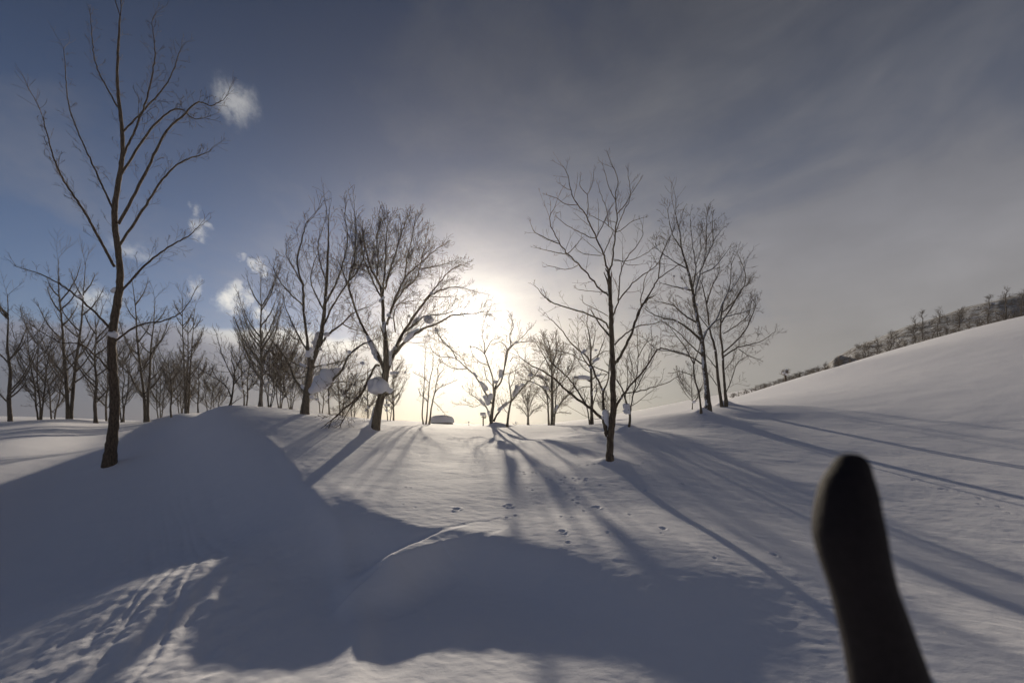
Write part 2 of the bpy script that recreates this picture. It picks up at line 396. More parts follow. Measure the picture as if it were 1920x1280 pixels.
def ground():
    A = np.concatenate([np.arange(-62, 62, .15), np.arange(62, 298, 3.0)]); A = np.radians(A)
    R = np.concatenate([np.geomspace(1.2, 2.6, 24)[:-1], np.geomspace(2.6, 28, 540)[:-1], np.geomspace(28, 120, 130)[:-1], np.geomspace(120, 212, 16)])
    rr, aa = np.meshgrid(R, A, indexing='ij'); x = rr*np.sin(aa); y = rr*np.cos(aa)
    z = height(x, y)
    # animal tracks and dropped-snow dents pressed into the field
    rnd = random.Random(3); dents = []
    for px, py, s in [(856,955,1.5),(1120,950,1.5),(1112,951,1.),(1243,991,1.25),(1054,997,1.3),(1058,1001,1.1),(1065,1018,.9),(1052,968,.8),(966,966,.9),(950,970,.9),(955,948,1.6),(946,950,1.),
                      (1084,932,1.),(1180,965,.8),(1139,999,.8),(1240,1000,.6),(1451,1041,1.1),(1278,906,1.1),(1207,919,1.2),(1072,970,.6),(1071,915,1.),(1058,905,.8),(1024,880,.9),(930,878,.8),(905,892,.7),
                      (881,880,.7),(769,915,.8),(697,892,.8),(760,914,.7),(745,815,.9),(757,821,.6),(1083,859,.8),(1033,899,.9),(1010,862,.6),(1340,1048,.5),(1245,1025,.4),(700,1000,.5)]:
        dents.append((px, py, s))
    def trail(a, b, n, s, j=5):
        for i in range(n):
            t = (i+.5)/n; dents.append((a[0]+(b[0]-a[0])*t+rnd.uniform(-j, j), a[1]+(b[1]-a[1])*t+rnd.uniform(-j*.5, j*.5), s*rnd.uniform(.6, 1.2)))
    trail((1190,833),(1330,798),16,1.1,9); trail((1225,800),(1310,792),10,1.2,6); trail((1160,830),(1200,822),7,1.,5)
    trail((1080,870),(1250,872),12,.8,9); trail((975,885),(1120,905),18,.9,12); trail((985,872),(1060,858),6,.8,6); trail((1040,900),(1100,960),6,.9,7); trail((960,900),(1010,925),7,.7,8)
    trail((620,812),(760,822),5,.6,8); trail((1390,800),(1560,815),9,1.,10); trail((640,905),(800,965),8,.5,18); trail((1600,860),(1900,960),14,1.,14)
    Rl = np.log(R)
    for px, py, s in dents:
        D, X = on_ground(px, py); rad = math.hypot(D, X); az = math.atan2(X, D); s2 = .021*s
        i0 = np.searchsorted(R, rad-.5); i1 = np.searchsorted(R, rad+.5)
        j0 = np.searchsorted(A, az-.5/rad); j1 = np.searchsorted(A, az+.5/rad)
        sx = x[i0:i1, j0:j1]; sy = y[i0:i1, j0:j1]; th = rnd.uniform(-.5, .5)
        u = (sx-X)*math.cos(th)+(sy-D)*math.sin(th); v = -(sx-X)*math.sin(th)+(sy-D)*math.cos(th)
        k = 1+.35*vnoise(sx*22+px, sy*22)
        q = ((u/(s2*1.5))**2+(v/(s2*1.9))**2)*k
        z[i0:i1, j0:j1] += -.021*s**.7*np.exp(-q**1.5)+.010*s*np.exp(-(q-2.6)**2*.5)*(vnoise(sx*14, sy*14+py)+.5)
    n, m = x.shape
    V = np.stack([x, y, z], -1).reshape(-1, 3)
    i = np.arange(n-1)[:, None]*m; j = np.arange(m)[None, :]; j2 = (j+1) % m
    Fq = np.stack([i+j, i+m+j, i+m+j2, i+j2], -1).reshape(-1, 4)[:, ::-1]
    c = len(V); V = np.vstack([V, [[0, 0, float(height(0, .01))]]])
    o = mesh_np('snow_ground', V, Fq, SNOW)
    # small closing fan under the camera
    k = 0
    import bmesh
    bm = bmesh.new(); bm.from_mesh(o.data); bm.verts.ensure_lookup_table()
    for a in range(m): bm.faces.new((bm.verts[c], bm.verts[(a+1) % m], bm.verts[a])).smooth = True
    bmesh.ops.recalc_face_normals(bm, faces=bm.faces[-m:])
    bm.to_mesh(o.data); bm.free()
    return tag(o, kind='structure')
ground()
def gz(x, y): return float(height(np.array([x]), np.array([y]), True)[0])

# ------------------------------------------------------------------ trees
FR = {'A': (360,380,2.91), 'B': (640,380,2.843), 'C': (760,560,4.741), 'D': (960,290,4.128), 'E': (960,560,4.0), 'F': (1200,370,2.978), 'G': (360,580,5.335), 'P': (0,0,1.0)}
def fr(f, pts):
    ox, oy, s = FR[f]; return [(ox+x/s, oy+y/s) for x, y in pts]
def catmull(P, n):
    P = [Vector(p) for p in P]
    if len(P) == 2: P = [P[0], (P[0]+P[1])/2, P[1]]
    Q = [P[0]*2-P[1]]+P+[P[-1]*2-P[-2]]; out = []
    segs = len(P)-1
    for k in range(n+1):
        u = k/n*segs; i = min(int(u), segs-1); t = u-i; a, b, c, d = Q[i:i+4]
        out.append(.5*((2*b)+(c-a)*t+(2*a-5*b+4*c-d)*t*t+(3*b-a-3*c+d)*t**3))
    return out
def perp(d, rng):
    v = Vector((rng.gauss(0, 1), rng.gauss(0, 1), rng.gauss(0, 1))); v = v-d*v.dot(d)
    return v.normalized() if v.length > 1e-4 else Vector((1, 0, 0))

class Style:
    def __init__(s, lv=3, ang=(30, 55), ratio=(.40, .62), gap=.16, wob=.22, up=.12, minr=.0045, spur=0., start=.12, minl=.10, droop=0.):
        s.__dict__.update(locals())
SPARSE = Style(lv=2, ang=(35, 62), ratio=(.22, .42), gap=.30, wob=.30, up=.20, minr=.0042, spur=.45, start=.15)
FINE = Style(lv=3, ang=(24, 48), ratio=(.36, .58), gap=.125, wob=.22, up=.05, minr=.0048, start=.16)
OPEN = Style(lv=3, ang=(28, 55), ratio=(.34, .58), gap=.21, wob=.28, up=.14, minr=.0055, start=.15, spur=.1)
WILD = Style(lv=2, ang=(22, 44), ratio=(.38, .60), gap=.24, wob=.20, up=.16, minr=.0055, start=.12, minl=.2)
ASC = Style(lv=3, ang=(18, 34), ratio=(.42, .62), gap=.24, wob=.14, up=.22, minr=.0055, start=.10)

def grow(T, p, d, L, r, lvl, st, rng, minr):
    n = 6 if L > .8 else (4 if L > .3 else 3)
    pts = [p.copy()]; dd = d.normalized(); step = L/n
    for k in range(n):
        dd = (dd+perp(dd, rng)*st.wob*rng.uniform(.2, 1)+Vector((0, 0, st.up*.5))).normalized()
        pts.append(pts[-1]+dd*step)
    rr = [max(minr, r*(1-.75*k/n)) for k in range(n+1)]
    T.add(pts, rr, 4 if r > .012 else 3)
    if lvl <= 0 or L < st.minl*1.2:
        return
    kids(T, pts, rr, L, lvl, st, rng, minr, st.start)
def kids(T, pts, rr, L, lvl, st, rng, minr, start, refL=None):
    n = len(pts)-1; cnt = max(2, int(L*(1-start)/(st.gap*(0.55+.45*L/1.0 if L < 1 else 1))))
    cnt = min(cnt, 30)
    base = perp((pts[-1]-pts[0]).normalized(), rng)
    for c in range(cnt):
        t = start+(1-start)*(c+rng.uniform(.1, .9))/cnt
        u = t*n; i = min(int(u), n-1); q = pts[i].lerp(pts[i+1], u-i); d = (pts[i+1]-pts[i]).normalized()
        side = perp(d, rng); s2 = base*(1 if c % 2 else -1); side = (side*.55+s2*.75); side = (side-d*side.dot(d)).normalized()
        a = math.radians(rng.uniform(*st.ang)); nd = d*math.cos(a)+side*math.sin(a)
        nd.z += st.up*.5
        cl = (refL or L)*rng.uniform(*st.ratio)*(1.15-.6*t)
        if cl < st.minl*.6: cl = st.minl*.6
        cr = max(minr, min((rr[i]*(1-(u-i))+rr[i+1]*(u-i))*.62, .0068*cl+.002))
        grow(T, q, nd, cl, cr, lvl-1, st, rng, minr)
    if st.spur:
        for c in range(int(L/.16)):
            if rng.random() > st.spur: continue
            u = rng.uniform(start, 1)*n; i = min(int(u), n-1); q = pts[i].lerp(pts[i+1], u-i); d = (pts[i+1]-pts[i]).normalized()
            nd = (d*.4+perp(d, rng)+Vector((0, 0, .3))).normalized()
            T.add([q, q+nd*rng.uniform(.03, .09), q+nd*.09+Vector((0, 0, rng.uniform(.01, .05)))], [minr*1.3, minr, minr*.8], 3)

def traced_tree(name, label, base, D, trunk, limbs, st, seed, bark=BARK, group='bare deciduous trees on the snow', cat='tree', clumps=(), twigpx=.40, tmat=TWIG, slope=.6, kid=1.0, tstart=.35, flare=1.35):
    """trunk/limbs: (frame, points, width px at start, width px at end[, forced depth slope]); traced on the photo and set at distance D with depth of their own"""
    rng = random.Random(seed); s = D/F
    root = empty(name, W(base[0], base[1], D)); tag(root, label, cat, group)
    crown = Tubes(); minr = twigpx*.5*s
    known = []                                                     # (px,py,depth)
    def depth_at(x, y):
        if not known: return D
        return min(known, key=lambda k: (k[0]-x)**2+(k[1]-y)**2)[2]
    allp = []
    items = [('trunk',)+tuple(t) for t in trunk]+[('branch',)+tuple(l) for l in limbs]
    nk = 0
    for it in items:
        kind, f, pts, w0, w1 = it[:5]; P2 = fr(f, pts)
        d0 = depth_at(*P2[0]) if kind == 'branch' else D+(0 if not known else rng.uniform(-.25, .25))
        k = (it[5] if len(it) > 5 else (rng.uniform(-slope, slope) if kind == 'branch' else rng.uniform(-.06, .06)))
        acc = 0; P3 = []
        for i, (x, y) in enumerate(P2):
            if i: acc += math.hypot(x-P2[i-1][0], y-P2[i-1][1])
            P3.append(W(x, y, d0+k*acc*s))
        n = max(8, int(acc/7)); C = catmull(P3, n); L = acc*s*math.sqrt(1+k*k)
        for i in range(1, n+1):
            a = .006+.012*min(1, L/3)
            C[i] = C[i]+Vector((rng.uniform(-a, a), rng.uniform(-a, a), rng.uniform(-a, a)))*(.6 if kind == 'trunk' else 1)
        rad = []
        for i in range(n+1):
            t = i/n; r = .5*s*(w0*(1-t)**1.0+w1*t)
            if kind == 'trunk' and t < .10 and P2[0][1] > base[1]-30: r *= 1+(flare-1)*(1-t/.10)**2
            rad.append(max(minr, r*(1+.07*rng.uniform(-1, 1))))
        if kind == 'trunk' and P2[0][1] > base[1]-30:              # root the trunk in the snow
            C[0] = C[0]-Vector((0, 0, .35)); C[0].z = min(C[0].z, gz(C[0].x, C[0].y)-.3); C.insert(1, P3[0].copy()); rad.insert(1, rad[0])
        TT = Tubes(); sd = 10 if w0 > 8 else (8 if w0 > 4 else 6); TT.add(C, rad, sd); TT.build(kind, bark, root)
        for c in C:
            dd = c.y; known.append((CX+c.x*F/dd, HOR-(c.z-CZ)*F/dd, dd))
        ref = min(L, 2.6)*kid
        kids(crown, C, rad, L, st.lv, st, rng, minr, tstart if kind == 'trunk' else .12, refL=ref)
        d = (C[-1]-C[-3]).normalized()
        for _ in range(2): grow(crown, C[-1], (d+perp(d, rng)*.35), max(.15, L*.16), rad[-1]*.8, 1, st, rng, minr)
    if not crown.empty():
        c = crown.build('crown', tmat, root); c['kind'] = 'stuff'
    for i, cl in enumerate(clumps):
        f, pts, wd = cl[:3]; P2 = fr(f, pts); sc_ = FR[f][2]
        wd = wd if isinstance(wd, (list, tuple)) else [wd]*len(pts)
        P3 = []
        dd = [depth_at(x, y) for x, y in P2]; da = sum(dd)/len(dd)
        for (x, y) in P2: P3.append(W(x, y, da-.02))
        blob('snow_clump', P3, [w/sc_*(.5 if max(wd) > 90 else .41)*s for w in wd], SNOWC, root, squash=cl[3] if len(cl) > 3 else 1., seed=seed+i)
    return root

# --- nearest tree, right of the middle
traced_tree('foreground_tree', 'nearest bare tree, slender forked trunk with snow packed in its low fork', (1143,866), 10.0,
  [('E', [(735,1232),(733,1130),(742,1000),(757,850),(757,650),(757,480),(748,300),(742,120),(738,0)], 14.5, 7.2),
   ('D', [(762,1125),(754,1000),(748,920)], 7.0, 5.2)],
  [('E', [(725,1050),(708,1000),(690,930),(668,885),(560,795),(440,715),(370,650),(310,590),(230,540),(130,490),(60,440)], 7.5, 1.5),
   ('E', [(545,780),(490,690),(430,600),(350,530),(290,470),(215,350)], 3.6, 1.2),
   ('E', [(712,970),(690,860),(684,760),(683,690)], 6, 4.6, .15),
   ('E', [(683,690),(655,640),(600,510),(560,430),(460,350),(400,270),(330,190),(280,150)], 4, 1.1),
   ('E', [(684,690),(705,650),(726,560),(733,460)], 3.6, 2.0),
   ('E', [(730,560),(640,520),(520,460),(430,410),(330,390),(270,370)], 2.2, .9),
   ('E', [(768,490),(800,450),(850,370),(890,270),(930,160),(965,70),(1020,0)], 6.0, 4.2),
   ('D', [(1208,1130-0),(1240,1080)], .9, .8),
   ('D', [(975,1250),(1000,1190),(1060,1080),(1110,1000),(1135,960),(1230,890),(1310,840)], 4.2, 1.2),
   ('D', [(1135,960),(1140,860),(1155,780),(1200,680),(1240,600),(1270,530)], 2.6, .9),
   ('D', [(1000,1190),(995,1110),(1020,1040),(1020,980),(1060,900),(1080,860)], 2.2, .9),
   ('E', [(770,345),(820,290),(890,235),(960,200),(1060,190),(1130,160)], 3.4, 1.1),
   ('E', [(778,820),(800,770),(840,710),(900,640),(1000,520),(1080,400),(1130,370),(1200,395),(1280,415)], 4.8, 1.3),
   ('E', [(840,712),(920,700),(1000,680),(1080,655),(1180,620),(1280,560)], 2.8, 1.0),
   ('E', [(735,280),(700,240),(650,180),(605,100)], 4.2, 2.2),
   ('E', [(724,225),(690,170),(600,125),(500,90),(400,60),(320,38),(260,0)], 3.4, 1.6),
   ('D', [(310,1140),(240,1090),(185,1020)], 1.6, .8),
   ('E', [(700,790),(640,765),(600,760)], 1.4, .8),
   ('D', [(742,1090),(690,1050),(600,945),(515,850),(430,765),(370,690),(310,580),(298,480),(325,410)], 3.6, .9),
   ('D', [(370,690),(280,655),(180,605),(150,545)], 1.8, .8),
   ('D', [(430,770),(330,755),(205,725)], 1.5, .8),
   ('D', [(515,850),(470,875),(400,885),(285,860)], 1.4, .8),
   ('D', [(430,765),(490,710),(530,655)], 1.3, .8),
   ('D', [(748,920),(720,820),(710,770),(655,640),(600,530),(580,470),(510,390),(455,275),(430,150),(400,100)], 3.8, .9),
   ('D', [(655,640),(600,642),(530,600),(460,570),(350,490)], 1.8, .8),
   ('D', [(580,470),(590,400),(585,310),(625,220),(630,130)], 1.6, .8),
   ('D', [(585,310),(525,240),(530,180)], 1.2, .8),
   ('D', [(510,390),(420,385),(360,345),(285,315)], 1.4, .8),
   ('D', [(455,275),(420,262),(380,235)], 1.1, .8),
   ('D', [(655,640),(710,530),(740,460),(770,400),(800,360)], 1.8, .9),
   ('D', [(710,770),(740,700),(775,620),(795,590)], 2.0, 1.2),
   ('D', [(752,920),(770,850),(785,740),(800,600),(815,460),(800,350),(815,185),(765,60)], 3.8, .9),
   ('D', [(815,460),(880,380),(920,310),(985,210)], 1.8, .8),
   ('D', [(802,600),(840,500),(880,410),(920,320),(900,170)], 1.8, .8),
   ('D', [(790,590),(720,530),(600,465)], 1.5, .8),
   ('D', [(805,598),(850,580),(920,520),(1010,490)], 1.5, .8),
   ('D', [(800,350),(750,250),(705,90)], 1.5, .8),
   ('D', [(750,560),(735,440),(700,340),(668,245)], 1.3, .8),
   ('D', [(695,780),(570,770),(505,740)], 1.3, .8),
   ('D', [(770,810),(840,820),(910,855),(1000,850)], 1.3, .8),
   ('D', [(780,1250),(820,1140),(830,1000),(855,860),(920,760),(1000,650),(1015,570)], 3.2, .9),
   ('D', [(790,820),(900,820),(1010,780),(1100,720)], 1.3, .8),
   ('D', [(820,1130),(860,1080),(950,980),(1060,900),(1130,840),(1180,720),(1240,600)], 3.0, .9),
   ('D', [(740,1060),(640,1060),(510,1045)], 1.3, .8),
   ('D', [(745,1250),(640,1190),(560,1150),(545,1120)], 1.4, .8),
   ('E', [(700,1000),(712,1030)], 6.5, 5.5)],
  SPARSE, 11, BARK, clumps=[('E', [(700,850),(712,920),(722,985)], [58,50,30]), ('E', [(762,850),(764,885)], [26,22]), ('E', [(672,880),(684,905)], [16,14]),
          ('E', [(545,392),(528,405)], [34,26]), ('E', [(680,680)], [18]), ('E', [(715,1025),(722,1035)], [16,12]), ('E', [(818,742)], [10])], twigpx=.40, slope=.7)

# --- big leaning tree left of the sun
traced_tree('leaning_tree', 'large fine-twigged tree with leaning dark trunk left of the sun', (703,806), 17.0,
  [('B', [(178,1218),(200,1090),(222,990),(238,900),(238,800),(235,730)], 16, 9),
   ('B', [(235,730),(225,630),(220,520),(205,440),(155,345),(130,240),(112,150)], 8, 1.6)],
  [('B', [(245,890),(290,780),(330,690),(400,590),(460,510),(520,470),(600,450),(690,465)], 8, 1.4),
   ('B', [(285,805),(340,740),(430,675),(520,640),(590,600),(700,592),(750,580)], 6.5, 1.2),
   ('B', [(500,665),(540,740),(600,790),(650,830)], 2.2, 1.0),
   ('B', [(335,690),(400,640),(450,605),(560,590),(620,560)], 4, 1.2),
   ('B', [(228,890),(190,800),(140,710),(100,630),(60,520),(20,400),(-15,310)], 7, 1.6),
   ('B', [(222,500),(225,430),(235,330),(240,200),(250,90)], 4.5, 1.0),
   ('B', [(243,650),(270,560),(300,480),(340,400),(400,340),(480,270),(530,230)], 5, 1.0),
   ('B', [(232,460),(270,330),(310,200),(345,90)], 4, 1.0),
   ('B', [(222,520),(180,440),(120,300),(100,200)], 3.5, 1.0),
   ('B', [(270,560),(330,470),(400,400),(430,300),(455,175)], 3.5, 1.0),
   ('B', [(440,525),(520,430),(580,360),(640,330)], 3, 1.0),
   ('B', [(190,420),(195,300),(190,200),(200,100)], 3, 1.0),
   ('B', [(340,400),(350,300),(380,180),(390,100)], 2.6, 1.0),
   ('B', [(60,520),(40,430),(60,300),(80,180)], 3, 1.0),
   ('B', [(290,690),(280,600),(310,540),(410,520)], 3, 1.0),
   ('B', [(155,345),(100,330),(40,360)], 2.4, 1.0),
   ('B', [(480,500),(560,500),(640,500)], 2.2, .9),
   ('B', [(400,340),(440,350),(540,330),(600,310)], 2.2, .9),
   ('A', [(1025,890),(1000,890),(965,960),(935,1020),(900,1065),(830,1125),(762,1188)], 4.2, 2.2, -.25),
   ('A', [(960,975),(930,1040),(870,1110),(812,1203)], 3.4, 2.0, -.15),
   ('A', [(880,1090),(840,1120),(820,1170)], 1.6, 1.2),
   ('B', [(212,1020),(240,1025),(272,1008)], 6, 4)],
  FINE, 21, BARK, clumps=[('B', [(140,715),(165,770),(190,820),(212,850)], [22,44,46,26]), ('B', [(165,965),(180,985),(215,980)], [64,100,84]), ('B', [(225,975),(258,1000)], [60,44]),
   ('B', [(467,625)], [58]), ('B', [(385,640),(410,620)], [22,26]), ('B', [(340,735),(385,695),(410,680)], [22,34,24]), ('B', [(228,640),(226,690)], [24,26]), ('B', [(252,600)], [26]), ('B', [(270,615)], [16]),
   ('B', [(258,800),(255,860)], [30,26]), ('B', [(288,775),(270,800)], [26,22]), ('B', [(480,485)], [26]), ('B', [(508,680)], [22]), ('B', [(360,605)], [20]), ('B', [(268,910),(290,905)], [22,20]),
   ('B', [(112,855)], [24]), ('B', [(205,525),(228,505)], [18,18]), ('B', [(180,1090),(165,1150),(155,1190)], [18,22,34]), ('B', [(240,715)], [20]), ('B', [(300,905)], [14]), ('B', [(340,905)], [12])],
  twigpx=.42, slope=.75)

# --- second big tree, further left
traced_tree('snow_laden_tree', 'tall bare tree with snow heaped in its low forks, left of the leaning tree', (572,776), 19.0,
  [('A', [(615,1155),(625,1050),(640,960),(652,880),(690,780),(710,690),(725,560),(735,430),(740,300),(745,180),(742,90)], 13.5, 1.4)],
  [('A', [(645,930),(640,860),(625,720),(610,600),(605,450),(572,330),(600,200),(622,110)], 6, 1.2),
   ('A', [(640,1040),(720,1000),(800,935),(860,830),(930,770),(1010,740)], 6, 1.4),
   ('A', [(692,790),(740,720),(820,660),(880,600),(980,560)], 5, 1.2),
   ('A', [(615,1030),(560,960),(520,860),(480,800),(430,750),(400,680)], 4.5, 1.2),
   ('A', [(645,905),(560,875),(500,830),(440,760)], 3, 1.0),
   ('A', [(620,950),(540,955),(470,940),(400,880)], 2.4, 1.0),
   ('A', [(635,815),(590,740),(540,640),(510,570),(500,500)], 3, 1.0),
   ('A', [(605,560),(540,500),(480,430),(440,350)], 2.6, 1.0),
   ('A', [(725,560),(780,450),(820,340),(850,200),(832,60)], 4, 1.0),
   ('A', [(710,690),(770,560),(850,430),(890,300),(890,90)], 4, 1.0),
   ('A', [(605,450),(545,340),(515,290),(515,240)], 2.2, .9),
   ('A', [(735,430),(700,330),(690,220),(730,90)], 3, .9),
   ('A', [(650,900),(740,880),(840,860),(900,800)], 3, 1.0),
   ('A', [(725,600),(660,470),(650,380),(690,270)], 3, .9),
   ('A', [(850,430),(900,380),(940,280),(925,150)], 2.4, .9),
   ('A', [(820,660),(880,690),(940,700),(990,680)], 2.2, .9),
   ('A', [(720,1000),(780,980),(870,975),(960,960)], 2.2, .9),
   ('A', [(650,870),(600,760),(560,740),(520,700)], 2.0, .9)],
  OPEN, 31, BARK2, clumps=[('A', [(655,1028),(695,995),(750,950),(808,910)], [38,76,91,26]), ('A', [(600,1000),(622,1022)], [22,26]), ('A', [(640,800),(635,830)], [34,36]),
   ('A', [(690,715),(675,760),(658,850)], [34,28,20]), ('A', [(735,720)], [34]), ('A', [(590,880),(620,893)], [16,20]), ('A', [(860,815)], [22]), ('A', [(655,1060)], [28]), ('A', [(700,800)], [22]), ('A', [(665,765)], [26]),
   ('A', [(640,660)], [16]), ('A', [(735,520)], [16]), ('A', [(620,600)], [16]), ('A', [(930,875)], [26]), ('A', [(690,890),(730,885)], [16,14])],
  twigpx=.42, slope=.75)

# --- two right-hand trees
traced_tree('right_tree', 'tall bare tree with snow-plastered limbs, largest on the right slope', (1325,773), 20.0,
  [('F', [(382,1195),(370,1050),(355,900),(345,800),(325,700),(305,600),(290,500),(265,400),(235,300),(222,200),(200,100)], 10.5, 1.2)],
  [('F', [(342,800),(280,740),(200,690),(120,670),(50,640)], 4.6, 1.2),
   ('F', [(350,800),(375,740),(420,690),(450,620),(480,550),(530,490),(570,420),(600,340)], 4.6, 1.0),
   ('F', [(325,705),(240,650),(180,600),(90,580)], 3.4, 1.0),
   ('F', [(290,520),(200,500),(120,480)], 3, 1.0),
   ('F', [(300,570),(330,440),(370,340),(420,230),(465,170)], 4, 1.0),
   ('F', [(295,500),(310,380),(290,250),(280,100)], 3.6, 1.0),
   ('F', [(240,300),(180,200),(150,50)], 2.4, .9),
   ('F', [(265,400),(180,350),(110,300),(80,240)], 2.6, .9),
   ('F', [(330,430),(400,400),(450,350),(500,280)], 2.6, .9),
   ('F', [(345,930),(300,900),(210,860),(100,850),(20,780)], 3.2, 1.0),
   ('F', [(360,360),(370,250),(370,150),(375,80)], 2.6, .9),
   ('F', [(420,690),(500,660),(580,640),(640,620)], 2.6, .9),
   ('F', [(310,380),(340,280),(330,180)], 2.2, .9),
   ('F', [(410,250),(405,180),(405,100)], 1.8, .9),
   ('F', [(340,780),(300,600),(340,480)], 2.4, .9),
   ('F', [(345,880),(280,820),(200,740),(130,700)], 2.6, .9)],
  OPEN, 41, BARK3, clumps=[('F', [(255,508)], [22]), ('F', [(190,440)], [14]), ('F', [(205,695)], [14]), ('F', [(300,905)], [12]), ('F', [(318,600)], [16])], twigpx=.42, slope=.7)
traced_tree('thin_tree', 'thin dark sapling close against the largest right-hand trunk', (1314.5,771), 19.6,
  [('F', [(341,1195),(330,1100),(305,1010),(300,930)], 3.6, 2.4)], [('F', [(305,1000),(260,980),(220,970),(180,980)], 1.8, .9), ('F', [(300,930),(260,850),(210,780),(150,700)], 2.2, .9), ('F', [(302,930),(330,840),(345,760)], 1.8, .9)],
  OPEN, 43, BARK2, twigpx=.42)
traced_tree('twin_stem_tree', 'right-hand twin-stemmed bare tree with a long limb reaching right', (1355,762), 24.0,
  [('F', [(458,1175),(437,1020),(420,850),(390,740),(372,600),(345,480)], 6.2, 1.6), ('F', [(481,1142),(468,1000),(460,850),(450,750),(462,600),(500,500),(510,380)], 5.2, 1.2)],
  [('F', [(465,890),(540,840),(620,820),(680,800),(755,750)], 3.0, .9), ('F', [(460,870),(560,780),(610,700),(640,620),(645,590)], 3, .9),
   ('F', [(480,1090),(510,1020),(540,930),(580,895)], 1.8, .9), ('F', [(550,845),(600,880),(665,905)], 1.6, .9), ('F', [(432,960),(400,920),(370,880)], 2.2, .9),
   ('F', [(390,740),(330,660),(300,600)], 2.2, .9), ('F', [(455,700),(520,600),(560,520),(610,480)], 2.8, .9), ('F', [(372,600),(400,500),(440,420),(440,340)], 2.6, .9),
   ('F', [(462,640),(540,560),(590,450),(545,310)], 2.6, .9), ('F', [(430,1050),(390,990),(350,960)], 1.6, .9), ('F', [(465,760),(530,720),(600,660),(630,560)], 2.2, .9), ('F', [(475,960),(520,900),(540,840)], 1.5, .9)],
  OPEN, 47, BARK2, twigpx=.40, clumps=[('F', [(420,855)], [12]), ('F', [(462,905)], [11])])

# --- the row behind
traced_tree('curved_tree', 'small curved tree with a round snow bulb on its stem, behind the nearest tree', (1177,808), 15.0,
  [('E', [(866,998),(880,940),(886,870),(868,810),(850,750),(830,680),(800,630),(770,590)], 5.6, 1.4)],
  [('E', [(886,870),(900,760),(930,620),(945,440),(940,300)], 3.0, .9), ('E', [(900,740),(960,620),(1010,520),(1030,420),(1080,330)], 2.4, .9), ('E', [(850,750),(870,600),(860,470),(880,380)], 2.0, .9),
   ('E', [(945,440),(1000,340),(1060,300)], 1.6, .9), ('E', [(925,640),(900,500),(880,420)], 1.6, .9), ('E', [(830,680),(790,600),(780,520)], 1.4, .8)],
  OPEN, 53, BARK2, clumps=[('E', [(852,800),(858,850)], [48,44]), ('E', [(875,790),(882,860)], [16,18]), ('E', [(835,840)], [16])], twigpx=.42)
traced_tree('straight_tree', 'straight dark tree with snow shelves halfway up, seen left of the nearest trunk', (1108,796), 24.0,
  [('E', [(597,942),(598,800),(596,640),(592,500),(590,360),(575,250),(560,180)], 6.4, 1.2), ('E', [(584,942),(566,830),(552,780),(540,700)], 3, 1.0)],
  [('E', [(597,605),(650,572),(700,565)], 3, 1.2), ('E', [(592,620),(530,592),(460,590)], 3.4, 1.4), ('E', [(600,820),(620,740),(635,690),(630,600)], 2.4, .9), ('E', [(595,660),(540,660),(480,690),(420,720)], 2, .9),
   ('E', [(592,500),(640,440),(680,340),(700,280)], 2.6, .9), ('E', [(592,520),(540,450),(500,350),(495,180)], 2.6, .9), ('E', [(590,400),(620,300),(625,200)], 2, .9), ('E', [(590,700),(640,640),(720,600)], 1.8, .9),
   ('E', [(596,560),(520,500),(470,400)], 2, .9), ('E', [(595,460),(680,400),(730,390)], 2, .9)],
  OPEN, 59, BARK2, clumps=[('E', [(470,588),(530,590),(575,595)], [26,40,34]), ('E', [(630,580),(655,575)], [16,22]), ('E', [(612,470),(650,450)], [30,26]), ('E', [(630,385)], [22]), ('E', [(598,660),(600,720)], [16,18]), ('E', [(590,515)], [22]), ('E', [(625,690)], [16])], twigpx=.40, tmat=TWIG)
traced_tree('thick_crowned_tree', 'round-crowned tree with several stems and snowy limbs, right of the centre tree', (1036,798), 28.0,
  [('E', [(302,958),(302,800),(300,640),(296,480),(282,350)], 6.6, 1.4), ('E', [(277,952),(272,850),(266,740),(240,640)], 4.2, 1.2), ('E', [(315,952),(322,860),(330,740),(340,560),(370,400)], 3.4, 1.0)],
  [('E', [(312,880),(360,790),(420,720),(470,640)], 3, 1.0), ('E', [(290,700),(230,600),(150,560),(90,500)], 3, 1.0), ('E', [(285,750),(220,660),(140,620),(60,600)], 2.8, 1.0), ('E', [(300,600),(340,480),(400,380)], 2.6, .9),
   ('E', [(298,540),(240,430),(180,330)], 2.6, .9), ('E', [(325,860),(370,850),(430,860)], 1.6, .9), ('E', [(270,800),(220,740),(180,700)], 1.6, .9), ('E', [(305,700),(380,620),(440,540),(470,450)], 2.4, .9), ('E', [(296,480),(250,360),(230,280)], 2, .9), ('E', [(300,520),(330,400),(330,280)], 2, .9)],
  FINE, 61, BARK2, clumps=[('E', [(190,570),(230,585),(265,610)], [16,22,24]), ('E', [(230,660),(265,672)], [24,36]), ('E', [(322,840),(340,800)], [34,26]), ('E', [(160,630)], [16]), ('E', [(300,940)], [24])], twigpx=.36)
traced_tree('pale_small_tree', 'small pale vase-shaped tree furthest back in the middle', (991,797), 42.0,
  [('E', [(121,952),(120,880),(121,800),(118,720)], 4.6, 1.2)],
  [('E', [(120,890),(80,830),(30,790)], 1.8, .8), ('E', [(121,890),(170,830),(240,790)], 1.8, .8), ('E', [(120,850),(90,760),(60,690)], 1.6, .8), ('E', [(122,850),(150,760),(190,680)], 1.6, .8), ('E', [(120,790),(130,720),(140,670)], 1.4, .8), ('E', [(120,800),(100,720),(95,660)], 1.4, .8)],
  FINE, 67, TWIGF, twigpx=.34, tmat=TWIGF, kid=.8)
